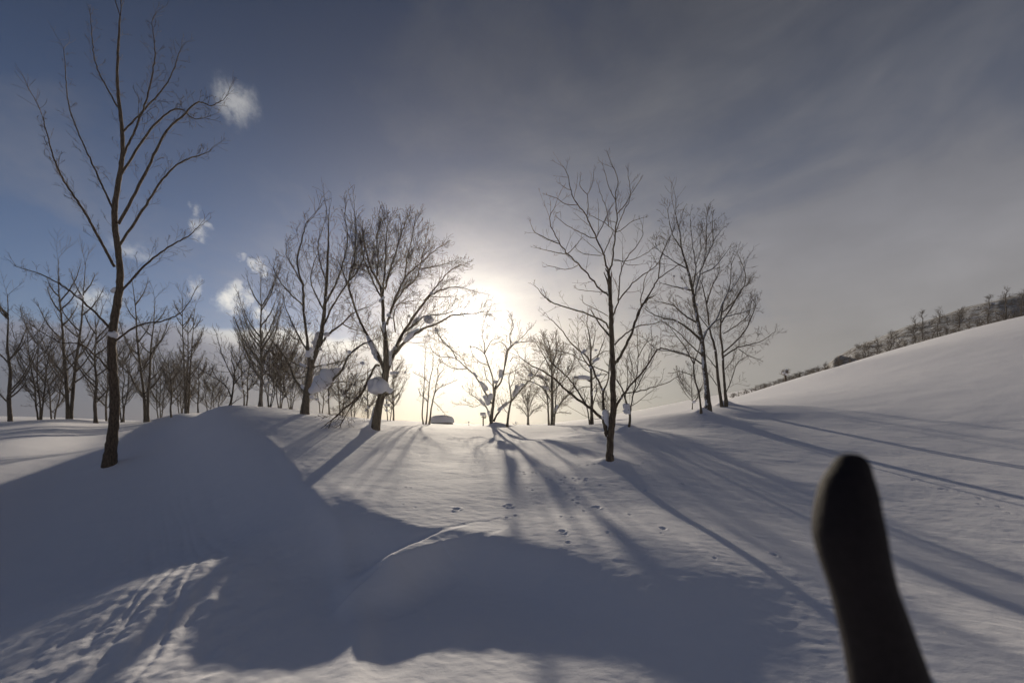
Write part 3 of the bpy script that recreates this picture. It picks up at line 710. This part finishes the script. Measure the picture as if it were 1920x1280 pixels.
traced_tree('centre_tree', 'wide-armed bare tree with snow on its limbs, right below the sun', (922,799), 24.0,
  [('C', [(762,1138),(770,1030),(785,900),(795,800)], 7.4, 4.2), ('C', [(795,805),(850,740),(880,620),(900,480),(940,420),(1000,390),(1100,380)], 4, 1.2)],
  [('C', [(790,870),(775,700),(740,590),(705,490),(620,430),(550,435)], 3.6, 1.0), ('C', [(768,930),(720,850),(660,740),(590,650),(550,620),(460,540),(400,520),(300,510),(240,460)], 3.6, 1.0),
   ('C', [(550,620),(460,625),(380,600),(330,560)], 1.8, .9), ('C', [(752,1090),(740,1000),(690,930),(630,880),(590,850),(600,790)], 2.6, 1.0), ('C', [(785,1090),(820,1020),(870,960),(960,890),(1060,770),(1150,680),(1240,540)], 4.2, 1.2),
   ('C', [(705,490),(760,380),(830,350)], 2, .9), ('C', [(880,620),(910,470),(860,390),(790,400)], 2.2, .9), ('C', [(705,490),(700,400),(680,280),(720,150)], 2, .9), ('C', [(940,420),(930,320),(960,250),(945,160)], 2, .9),
   ('C', [(460,540),(400,440),(300,330),(265,300)], 1.8, .9), ('C', [(900,480),(970,400),(1050,330),(1110,260)], 1.8, .9), ('C', [(740,590),(660,560),(600,500),(570,380)], 1.8, .9), ('C', [(930,560),(960,520),(1000,530)], 1.6, .9),
   ('C', [(795,800),(850,690),(950,650),(1040,600)], 1.8, .9), ('C', [(680,930),(620,960),(540,940),(460,940)], 1.4, .8), ('C', [(780,780),(720,700),(700,600)], 1.8, .9)],
  OPEN, 71, BARK2, clumps=[('C', [(610,660),(630,690)], [26,34]), ('C', [(670,745),(715,800)], [40,62]), ('C', [(705,870),(735,930)], [44,52]), ('C', [(765,860),(745,900)], [60,50]), ('C', [(850,640),(845,690)], [40,44]), ('C', [(805,740)], [44]),
   ('C', [(665,900),(700,940)], [34,38]), ('C', [(735,1000),(745,1040)], [30,28]), ('C', [(835,990),(900,930)], [44,40]), ('C', [(1000,790),(970,860)], [74,50]), ('C', [(1110,680)], [40]), ('C', [(985,390)], [34]), ('C', [(1040,770)], [40])], twigpx=.36)
traced_tree('slim_companion_tree', 'slim short-trunked tree leaning right just beside the wide-armed centre tree', (951,800), 23.2,
  [('C', [(905,1140),(915,1040),(930,950),(942,900),(930,800),(920,700)], 4.8, 1.6)],
  [('C', [(942,900),(990,850),(1040,800),(1100,700)], 2.2, .9), ('C', [(915,1020),(880,980),(850,900)], 1.4, .8), ('C', [(930,800),(970,700),(980,620)], 1.6, .8)], OPEN, 73, BARK2, twigpx=.34)
traced_tree('triple_stem_tree', 'three slim stems rising together left of the snow mound', (799,795), 30.0,
  [('C', [(160,1115),(150,1020),(163,850),(170,700),(180,450)], 3.2, .9), ('C', [(184,1112),(200,930),(215,750),(245,600),(245,480)], 3.0, .9), ('C', [(212,1112),(235,950),(260,840),(290,700),(330,640)], 3.6, 1.0)],
  [('C', [(205,920),(170,880),(135,850),(120,810)], 2.4, 1.0), ('C', [(258,845),(300,790),(350,770),(440,730)], 2.2, .9), ('C', [(240,900),(300,960),(360,1030)], 1.2, .8), ('C', [(215,750),(160,700),(80,660)], 1.2, .8), ('C', [(290,700),(290,600),(320,560)], 1.4, .8)],
  OPEN, 79, BARK2, clumps=[('C', [(180,890)], [24]), ('C', [(330,772)], [20]), ('C', [(137,858)], [14]), ('C', [(240,850)], [14])], twigpx=.34, kid=.7)

# --- procedural trees for the woods at both sides
def wild_tree(name, label, base, D, h, w, stems, st, seed, bark=BARK2, tmat=TWIG, twigpx=.36, group='bare deciduous trees on the snow', fork=.12, clumps=0, nl=9, rise=(.9, 1.7), ground_it=False, cat='tree'):
    rng = random.Random(seed); s = D/F; x0, y0 = base; trunk = []; limbs = []
    for k in range(stems):
        off = 0 if stems == 1 else (k/(stems-1)-.5)
        tx = x0+off*w*.35+rng.uniform(-.06, .06)*w; hh = h*rng.uniform(.82, 1) if k else h
        pts = []
        for i in range(6):
            t = i/5; pts.append((x0+off*4+(tx-x0-off*4)*t+rng.uniform(-.02, .02)*w*(i > 0), y0-hh*t))
        w0 = max(1.6, h*.028/(stems**.5)); trunk.append(('P', pts, w0, .8))
        for j in range(nl):
            t = rng.uniform(fork, .85)+.02; i = min(4, int(t*5)); u = t*5-i
            px = pts[i][0]*(1-u)+pts[i+1][0]*u; py = pts[i][1]*(1-u)+pts[i+1][1]*u
            sd = -1 if (j+k) % 2 else 1; ext = w*.5*rng.uniform(.55, 1.05)*(1-.55*t)*(1 if t > .2 else .8); r = rng.uniform(*rise)
            limbs.append(('P', [(px, py), (px+sd*ext*.45, py-ext*.45*r*.8), (px+sd*ext*.8, py-ext*.8*r), (px+sd*ext, py-ext*r*1.2)], w0*.45, .8))
    cl = []
    for _ in range(clumps):
        L = rng.choice(limbs)[1]; t = rng.uniform(0, .5); a, b = L[0], L[1]
        cl.append(('P', [(a[0]+(b[0]-a[0])*t, a[1]+(b[1]-a[1])*t-1)], [rng.uniform(3, 7)]))
    return traced_tree(name, label, base, D, trunk, limbs, st, seed, bark, group=group, clumps=cl, twigpx=twigpx, tmat=tmat, slope=.9, kid=.75, tstart=.25, cat=cat)

wild_tree('birch_tree', 'slender pale birch with fine upswept twigs on the left rise', (488,764), 24.0, 240, 125, 1, ASC, 101, BIRCH, twigpx=.32, nl=17, rise=(1.3, 2.4), fork=.2)
traced_tree('low_spreading_tree', 'small dark tree with limbs spreading left, leftmost on the snow rise', (431,763), 21.5,
  [('G', [(378,972),(400,880),(415,760),(420,680),(428,600)], 4.2, 1.2)],
  [('G', [(392,880),(350,780),(270,710),(170,650),(80,590)], 2.4, .9), ('G', [(418,750),(500,650),(600,560)], 2.2, .9), ('G', [(415,700),(350,560),(300,440),(240,230)], 2.2, .9), ('G', [(420,650),(470,520),(520,400)], 1.8, .9),
   ('G', [(395,950),(460,900),(540,860)], 1.6, .9), ('G', [(270,710),(220,640),(200,560)], 1.4, .8), ('G', [(425,620),(400,500),(400,380)], 1.6, .9), ('G', [(400,860),(340,860),(290,830)], 1.2, .8)], OPEN, 103, BARK2, twigpx=.38)
wild_tree('mid_left_shrub', 'dense many-stemmed shrub tree with snow in its base, right of the birch', (505,765), 25, 120, 130, 4, WILD, 107, twigpx=.36, clumps=7, nl=10)
wild_tree('mid_left_thicket', 'twiggy low thicket tree behind the birch and tall snow-laden tree', (545,770), 30, 105, 110, 4, WILD, 109, BARK2, TWIG, .36, clumps=5, nl=10)
far = [ # px, base y, D, height, width, stems, label
 (602,775,34,90,50,2,'thin two-stemmed tree in the thicket just right of the snow-laden trunk'),
 (618,779,36,105,55,1,'single thin tree behind, between the snow-laden and leaning trees'),
 (640,783,33,125,60,2,'snow-flecked two-stemmed tree over the broken branch tips'),
 (662,787,36,95,46,2,'low thin tree behind the broken hanging branches'),
 (690,791,33,105,50,1,'thin tree half hidden by the leaning trunk'),
 (729,793,31,100,52,2,'twin thin stems just right of the leaning trunk'),
 (738,793,33,130,60,1,'thin upright tree second to the right of the leaning trunk'),
 (575,772,38,95,60,3,'dense far thicket directly behind the snow-laden trunk'),
 (525,768,36,130,80,3,'fine-twigged far tree between birch and snow-laden tree'),
 (460,764,38,130,70,2,'fine far tree left of the birch trunk'),
 (1298,767,36,62,66,1,'small fan-crowned tree standing left of the largest right-hand trunk'),
 (1142,793,40,52,46,2,'tiny brushy tree seen behind the fork of the nearest tree'),
]
for i, (px, py, D, h, w, k, lb) in enumerate(far):
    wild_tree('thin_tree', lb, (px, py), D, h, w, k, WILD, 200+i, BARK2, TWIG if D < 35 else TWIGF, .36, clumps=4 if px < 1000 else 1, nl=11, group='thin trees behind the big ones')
# woods beyond the track, left
rw = random.Random(8)
wl = [(372,782,44,100,60),(392,781,46,80,60),(350,784,40,225,66),(322,790,38,120,100),(275,792,40,265,120),(230,795,42,150,110),(180,796,38,205,150),(130,796,40,310,130),(75,795,38,190,130),(20,795,36,240,140),(405,776,48,62,50),(300,792,50,120,90),(200,796,52,130,90),(100,796,52,140,100),(340,786,52,110,70)]
pos = ['just left of the snow rise', 'second left of the snow rise', 'rising above its neighbours', 'with a broad crown', 'squat', 'tall', 'middling', 'tallest of the left wood', 'rounded', 'at the far left edge', 'shortest, behind the rise', 'set back', 'set back among tall ones', 'set back near the left edge', 'set back near the gap']
for i, (px, py, D, h, w) in enumerate(wl):
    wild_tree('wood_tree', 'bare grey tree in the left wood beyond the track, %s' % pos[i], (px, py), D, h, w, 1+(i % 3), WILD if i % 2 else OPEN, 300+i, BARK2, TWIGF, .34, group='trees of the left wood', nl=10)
# tall tree whose twig ends reach in at the upper left
traced_tree('tall_left_tree', 'tall bare tree whose branch tips reach in from the upper left', (205,872), float(on_ground(205, 872)[0]),
  [('P', [(205,872),(215,760),(210,640),(225,520),(215,400),(230,280),(220,150),(225,30)], 17, 2.4)],
  [('P', [(222,420),(270,330),(310,250),(345,215),(372,192),(395,198),(418,188)], 5, 1.0, .1), ('P', [(218,470),(270,390),(310,330),(345,302),(372,292),(393,284)], 4.4, 1.0, .1),
   ('P', [(225,330),(270,260),(310,215),(340,205),(362,222),(383,222)], 4, 1.0, .2), ('P', [(215,560),(270,500),(320,460),(350,445),(374,424)], 4, 1.0, -.1), ('P', [(215,640),(260,610),(310,600),(345,580),(366,545)], 3.6, 1.0, .3),
   ('P', [(215,500),(160,400),(110,320),(80,220)], 5, 1.2), ('P', [(212,620),(150,560),(90,520),(30,500)], 4.4, 1.2), ('P', [(215,400),(170,300),(130,200),(120,90)], 4, 1.0), ('P', [(228,300),(270,200),(290,110),(285,40)], 3.6, 1.0),
   ('P', [(220,200),(180,120),(170,30)], 3, 1.0), ('P', [(228,250),(310,160),(340,90)], 3, 1.0), ('P', [(212,700),(160,650),(110,640),(60,610)], 3, 1.0)],
  OPEN, 401, BARK, twigpx=.40, clumps=[('P', [(216,545)], [14]), ('P', [(213,628)], [16]), ('P', [(150,556)], [10])], kid=.62)

# ------------------------------------------------------------------ small things on the snow
def lathe_like(name, prof, mat, parent, seg=40, wob=.03, sx=1.0, seed=1):
    V = []; m = len(prof)
    for r, z in prof:
        for j in range(seg):
            a = 2*math.pi*j/seg; k = 1+wob*mnoise.noise(Vector((math.cos(a)*1.3+seed, math.sin(a)*1.3, z*1.5)))
            V.append((parent.location.x+r*sx*k*math.cos(a), parent.location.y+r*k*math.sin(a), parent.location.z+z*(1+wob*.6*mnoise.noise(Vector((math.cos(a), math.sin(a)+seed, 0))))))
    Fq = [(i*seg+j, i*seg+(j+1) % seg, (i+1)*seg+(j+1) % seg, (i+1)*seg+j) for i in range(m-1) for j in range(seg)]
    return mesh_np(name, V, Fq, mat, parent)
def box(name, x, y, z, sx, sy, sz, mat, parent, tilt=0):
    """bevelled board, centre x y z relative to the parent"""
    import bmesh
    bm = bmesh.new(); bmesh.ops.create_cube(bm, size=1); bmesh.ops.scale(bm, vec=(sx, sy, sz), verts=bm.verts)
    bmesh.ops.bevel(bm, geom=list(bm.edges), offset=min(sx, sy, sz)*.12, segments=1, affect='EDGES')
    me = bpy.data.meshes.new(name); bm.to_mesh(me); bm.free(); me.materials.append(mat)
    o = bpy.data.objects.new(name, me); COL.objects.link(o); o.parent = parent; o.location = (x, y, z); o.rotation_euler = (0, tilt, 0)
    return o
WOOD = mat_bark('weathered_wood', (.020, .015, .012), (.055, .042, .032), .05, 18)
D = 36.0; hx = gx(829, D); hut = empty('garden_shelter', (hx, D, W(829, 797, D).z-.05))
tag(hut, 'low round snow-buried shelter like a flat dome, right of the three slim stems', 'shelter')
lathe_like('wall', [(0.01, 0), (.93, 0), (.94, .28), (.94, .33)], WOOD, hut, wob=.0)
lathe_like('snow_cap', [(.93, .26), (1.03, .28), (1.06, .45), (1.03, .62), (.93, .76), (.74, .86), (.48, .92), (.2, .945), (.01, .95)], SNOWC, hut, wob=.06)
D = 29.0; bp = W(906, 797.5, D); post = empty('marker_post', (bp.x, D, bp.z))
tag(post, 'short dark wooden post with crosspiece and snow cap, left of the centre tree', 'post')
box('pole', 0, 0, .27, .085, .085, .95, WOOD, post); box('crosspiece', .05, -.02, .60, .34, .05, .07, WOOD, post, .05); box('crosspiece', .09, -.05, .52, .22, .04, .05, WOOD, post, -.12)
pl = bp+Vector((0, 0, .78)); blob('snow_cap', [pl+Vector((-.12, 0, 0)), pl+Vector((.10, 0, .02))], [.13, .12], SNOWC, post, seed=5, rough=.3)
blob('snow_cap', [bp+Vector((.17, 0, .68)), bp+Vector((.2, 0, .69))], [.06, .05], SNOWC, post, seed=6, rough=.3)
D = 31.0; tp = W(879, 797, D); mk = empty('marker_stake', (tp.x, D, tp.z)); tag(mk, 'tiny snow-topped stake between the round shelter and the dark post', 'stake')
box('pole', 0, 0, .05, .03, .03, .4, WOOD, mk); blob('snow_cap', [tp+Vector((0, 0, .24))], [.06], SNOWC, mk, seed=3, rough=.3)
def sprig(px, py, D, h, n, seed, label):
    rng = random.Random(seed); b = W(px, py, D); r = empty('snowy_shrub', b); tag(r, label, 'shrub', 'sprigs poking out of the snow'); T = Tubes()
    for k in range(n):
        d = Vector((rng.uniform(-1, 1), rng.uniform(-.4, .4), rng.uniform(.5, 1.1))); grow(T, b-Vector((0, 0, .05)), d, h*rng.uniform(.6, 1), .008, 1, OPEN, rng, .006)
    T.build('stem', TWIG, r); blob('snow_clump', [b+Vector((.05, 0, h*.55))], [h*.16], SNOWC, r, seed=seed, rough=.35)
sprig(966, 797, 33, .38, 6, 1, 'tiny snow-dotted sprig on the crest between the centre tree and the pale small tree')
sprig(765, 796, 30, .18, 5, 2, 'low dark sprig barely out of the snow, left of the three slim stems')

# lone snow-capped tree on the right skyline
def crest(px, y0=20, y1=75):
    """distance and row of the skyline of the snow at this column"""
    D = np.linspace(y0, y1, 120); x = D*(px-CX)/F; z = height(x, D, False); row = HOR-(z-CZ)/D*F; k = int(np.argmin(row)); return D[k], row[k]
D, row = crest(1475); D += 1.5; b = W(1474, row+1, D); lone = empty('snow_capped_tree', b)
tag(lone, 'lone short dark-trunked tree with a tufted snowy head standing alone on the right skyline', 'tree', 'bare trees along the right hillside skyline')
T = Tubes(); C = Tubes(); rng = random.Random(4); s_ = 1.45*D/F
tp = [b+Vector((0, 0, -.4)), b+Vector((0, 0, 0)), b+Vector((-.10, 0, 5*s_)), b+Vector((-.16, 0, 11*s_))]; T.add(tp, [1.7*s_, 1.5*s_, 1.2*s_, .9*s_], 8)
for k in range(34):
    d = Vector((rng.uniform(-1, 1), rng.uniform(-1, 1), rng.uniform(.0, 1.0))); grow(C, b+Vector((-.13, 0, rng.uniform(8, 12)*s_)), d, rng.uniform(4, 7.5)*s_, .03, 1, Style(lv=1, gap=.2, minl=.15, wob=.3, up=.2), rng, .016)
T.build('trunk', BARK, lone); C.build('crown', TWIG, lone)['kind'] = 'stuff'
for k in range(9):
    blob('snow_clump', [b+Vector((rng.uniform(-4.5, 3)*s_-.1, rng.uniform(-.2, .1), rng.uniform(9.5, 15)*s_))], [rng.uniform(1.0, 1.7)*s_], SNOWC, lone, seed=k, rough=.3)

# hillside wood at the right: one of each kind, then copies
def hill_protos():
    out = []
    for k in range(4):
        r = traced_tree.__call__ if False else None
        rng = random.Random(900+k); root = empty('hillside_tree', (0, 0, 0)); H = 5.0; T = Tubes(); C = Tubes()
        pts = [Vector((rng.uniform(-.1, .1)*i, rng.uniform(-.1, .1)*i, -.4+H*.95*i/5)) for i in range(6)]; rr = [.15-.023*i for i in range(6)]
        T.add(pts, rr, 5)
        for j in range(20):
            t = rng.uniform(.15, .95); u = t*5; i = min(4, int(u)); q = pts[i].lerp(pts[i+1], u-i); a = j*2.4; L = (2.3-1.4*t)*rng.uniform(.7, 1.1)
            d = Vector((math.cos(a), math.sin(a), rng.uniform(.7, 1.5)))
            grow(C, q, d, L, .035, 2, Style(lv=2, ang=(25, 50), ratio=(.4, .6), gap=.34, wob=.25, up=.1, start=.15, minl=.2), rng, .018)
        T.build('trunk', BARK2, root); c = C.build('crown', TWIGF, root); c['kind'] = 'stuff'; out.append(root)
    return out
protos = hill_protos()
def copy_tree(o):
    c = o.copy(); COL.objects.link(c)
    for ch in o.children:
        d = ch.copy(); COL.objects.link(d); d.parent = c
    return c
rh = random.Random(77)
# a wooded hill stands beyond the crest at the right
def env(px):                                                       # rows of wood seen above the snow skyline
    return float(np.interp(px, [1365, 1385, 1400, 1412, 1425, 1440, 1455, 1470, 1490, 1510, 1525, 1540, 1560, 1600, 1700, 1800, 1925], [1.5, 3, 6, 3, 10, 14, 12, 15, 14, 13, 15, 20, 28, 40, 52, 58, 60]))
BG = 'bare trees along the right hillside skyline'
def hlabel(px, back):
    if px < 1415: return 'low scrub on the right skyline nearest the twin-stemmed tree'
    if px < 1468: return 'small bare tree on the skyline just left of the lone snow-capped tree'
    if px < 1530: return 'small bare tree on the skyline between the lone snow-capped tree and the darker wood'
    if px < 1600: return 'dark bare tree where the darker wood begins on the right hillside'
    return ('bare tree at the back of the dark wood, right hillside' if back else 'bare tree at the front of the dark wood, right hillside')
used = set(); cnt = 0; px = 1372
while px < 1935:
    e = env(px)*rh.choice((.6, .85, 1, 1, 1.25)); D, row = crest(px)
    rows = 1 if px < 1420 else (2 if px < 1530 else 3)
    for k in range(rows):
        f = (k+1)/rows*rh.uniform(.72, 1.0) if rows > 1 else rh.uniform(.6, 1)
        Dt = D+4+14*k+rh.uniform(0, 6); x = Dt*(px+rh.uniform(-3, 3)-CX)/F; top = CZ+Dt*(HOR-(row-e*f))/F
        hgt_ = rh.uniform(3.4, 5.4) if px > 1440 else rh.uniform(1.5, 2.6)
        zg = gz(x, Dt); base_z = max(zg, top-hgt_) if px > 1530 else zg
        H = max(1.2, top-base_z); q = cnt % 4
        o = protos[q] if q not in used else copy_tree(protos[q]); used.add(q); cnt += 1
        sh = H/5.4; o.location = (x, Dt, base_z-.1); wv = min(max(sh, .5), 1.2)*rh.uniform(.9, 1.15); o.scale = (wv, wv, sh); o.rotation_euler = (0, 0, rh.uniform(0, 6.28))
        tag(o, hlabel(px, k > 1), 'tree', BG)
    px += rh.uniform(3.5, 9.0) if px < 1530 else rh.uniform(10, 22)
print('hill trees', cnt)
# the wooded hill itself, snow showing between the trees
hv = []; hf = []; nx, ny = 60, 16
for i in range(nx+1):
    px = 1500+i*(2000-1500)/nx; D, row = crest(min(px, 1925)); e = env(px)
    for j in range(ny+1):
        t = j/ny; Dt = D+2+50*t; top = CZ+Dt*(HOR-(row-e*.80))/F; x = Dt*(px-CX)/F
        lo = CZ+(D+2)*(HOR-row-3)/F-1.0
        z = lo+(top-lo)*min(1, t*1.3)**.8+.5*mnoise.noise(Vector((x*.15, Dt*.15, 0)))-(3*(1-min(1, i/8)))-.9
        hv.append((x, Dt, z))
for i in range(nx):
    for j in range(ny): hf.append((i*(ny+1)+j, (i+1)*(ny+1)+j, (i+1)*(ny+1)+j+1, i*(ny+1)+j+1))
hill_m, hn, hp = material('hill_snow_and_scrub')
hg = hn.new('ShaderNodeNewGeometry'); sp = hn.noise(hg.outputs['Position'], .9, 6, .75)
hn.put(hp.inputs['Base Color'], hn.mix(hn.ramp(sp, .46, .60), (.13, .11, .10), (.62, .64, .68))); hp.inputs['Roughness'].default_value = 1
tag(mesh_np('hill', hv, hf, hill_m), kind='structure')

# ------------------------------------------------------------------ gloved hand of the photographer at the right edge
def glove():
    import bmesh
    D0 = .26; U = D0/F
    def q(px, py, dz=0): return W(px, py, D0+dz)
    root = empty('gloved_hand', q(1620, 1100)); tag(root, 'blurred black-gloved thumb poking up close to the lens, right', 'person')
    T = Tubes()
    def cap(P, R, sides=14):
        P = [Vector(p) for p in P]; n = max(8, 3*len(P)); C = catmull(P, n); rr = [float(np.interp(i/n, np.linspace(0, 1, len(R)), R)) for i in range(n+1)]
        d0 = (C[0]-C[1]).normalized(); d1 = (C[-1]-C[-2]).normalized()
        A = [C[0]+d0*rr[0]*k for k in (.97, .8, .5)]; Ar = [rr[0]*k for k in (.25, .6, .87)]; B = [C[-1]+d1*rr[-1]*k for k in (.5, .8, .97)]; Br = [rr[-1]*k for k in (.87, .6, .25)]
        T.add(A+C+B, Ar+rr+Br, sides)
    mm = .001
    # thumb rising beside the lens; palm and the four fingers closed round the handle lie below the picture
    cap([q(1690, 1370, .01), q(1652, 1220, .005), q(1616, 1100, .0), q(1590, 1000, .0), q(1589, 920, .003), q(1596, 878, .006)], [25*mm, 20*mm, 17.5*mm, 19.5*mm, 16*mm, 11*mm], 20)
    cap([q(1760, 1560, .03), q(1730, 1460, .03), q(1700, 1390, .02)], [38*mm, 42*mm, 32*mm], 18)
    for k in range(4):
        y = 1400+k*62; r = (12.5, 13., 12.5, 11.)[k]*mm
        cap([q(1740, y, .03), q(1650-6*k, y-8, .045), q(1590+4*k, y+4, .02), q(1610+3*k, y+18, -.015)], [r*1.2, r*1.1, r, r*.85])
    V, Fq = T.arrays()
    def finish(name, V, Fq, mat, vox):
        o = mesh_np(name, V, Fq, mat, root)
        m = o.modifiers.new('remesh', 'REMESH'); m.mode = 'VOXEL'; m.voxel_size = vox; m.use_smooth_shade = True
        s2 = o.modifiers.new('smooth', 'SMOOTH'); s2.iterations = 14; s2.factor = .5
        return o
    gm, n, p = material('glove_fabric'); g = n.new('ShaderNodeNewGeometry'); f = n.noise(g.outputs['Position'], 220, 4, .6)
    n.put(p.inputs['Base Color'], n.mix(f, (.010, .008, .009), (.026, .020, .022))); p.inputs['Roughness'].default_value = .8; p.inputs['Specular IOR Level'].default_value = .2
    b = n.new('ShaderNodeBump'); b.inputs['Strength'].default_value = .5; b.inputs['Distance'].default_value = .002; n.link(f, b.inputs['Height']); n.link(b.outputs[0], p.inputs['Normal'])
    finish('glove', V, Fq, gm, .0022)
    T.b.clear()
    cap([q(1762, 1570, .03), q(1800, 1680, .03), (.36, .12, CZ-.44), (.38, -.05, CZ-.55), (.30, -.25, CZ-.45)], [42*mm, 45*mm, 50*mm, 58*mm, 70*mm], 20)
    # folds of the cloth and a knitted cuff
    V, Fq = T.arrays(); V = np.array([tuple(Vector(v)+Vector((1, .3, .2))*.004*mnoise.noise(Vector(v)*26)) for v in V])
    cm, n, p = material('sleeve_cloth'); g = n.new('ShaderNodeNewGeometry'); f = n.noise(g.outputs['Position'], 90, 5, .6)
    n.put(p.inputs['Base Color'], n.mix(f, (.020, .013, .013), (.040, .026, .026))); p.inputs['Roughness'].default_value = .9
    b = n.new('ShaderNodeBump'); b.inputs['Strength'].default_value = .6; b.inputs['Distance'].default_value = .004; n.link(n.noise(g.outputs['Position'], 30, 4, .6), b.inputs['Height']); n.link(b.outputs[0], p.inputs['Normal'])
    finish('sleeve', V, Fq, cm, .004)
glove()

# ------------------------------------------------------------------ the bright winter air
HAZE_DENSITY, HAZE_G = .0005, .77
def haze():
    me = bpy.data.meshes.new('haze'); x0, x1, z0, z1 = -216, 216, -8, 42
    v = [(x, y, z) for x in (x0, x1) for y in (x0, x1) for z in (z0, z1)]
    f = [(0, 1, 3, 2), (4, 6, 7, 5), (0, 4, 5, 1), (2, 3, 7, 6), (0, 2, 6, 4), (1, 5, 7, 3)]
    me.from_pydata(v, [], f); me.update()
    m = bpy.data.materials.new('haze'); m.use_nodes = True; nt = m.node_tree
    for x in list(nt.nodes): nt.nodes.remove(x)
    o = nt.nodes.new('ShaderNodeOutputMaterial'); p = nt.nodes.new('ShaderNodeVolumePrincipled')
    p.inputs['Density'].default_value = HAZE_DENSITY; p.inputs['Anisotropy'].default_value = HAZE_G; p.inputs['Color'].default_value = (1, .94, .84, 1)
    nt.links.new(p.outputs[0], o.inputs['Volume']); me.materials.append(m)
    ob = bpy.data.objects.new('haze', me); COL.objects.link(ob); tag(ob, kind='stuff')
haze()
zs = [(o.matrix_world @ Vector(c)).z for o in sc.objects if o.type == 'MESH' and o.name.startswith(('snow_ground', 'hill')) for c in o.bound_box]
print('ground z', min(zs), max(zs))
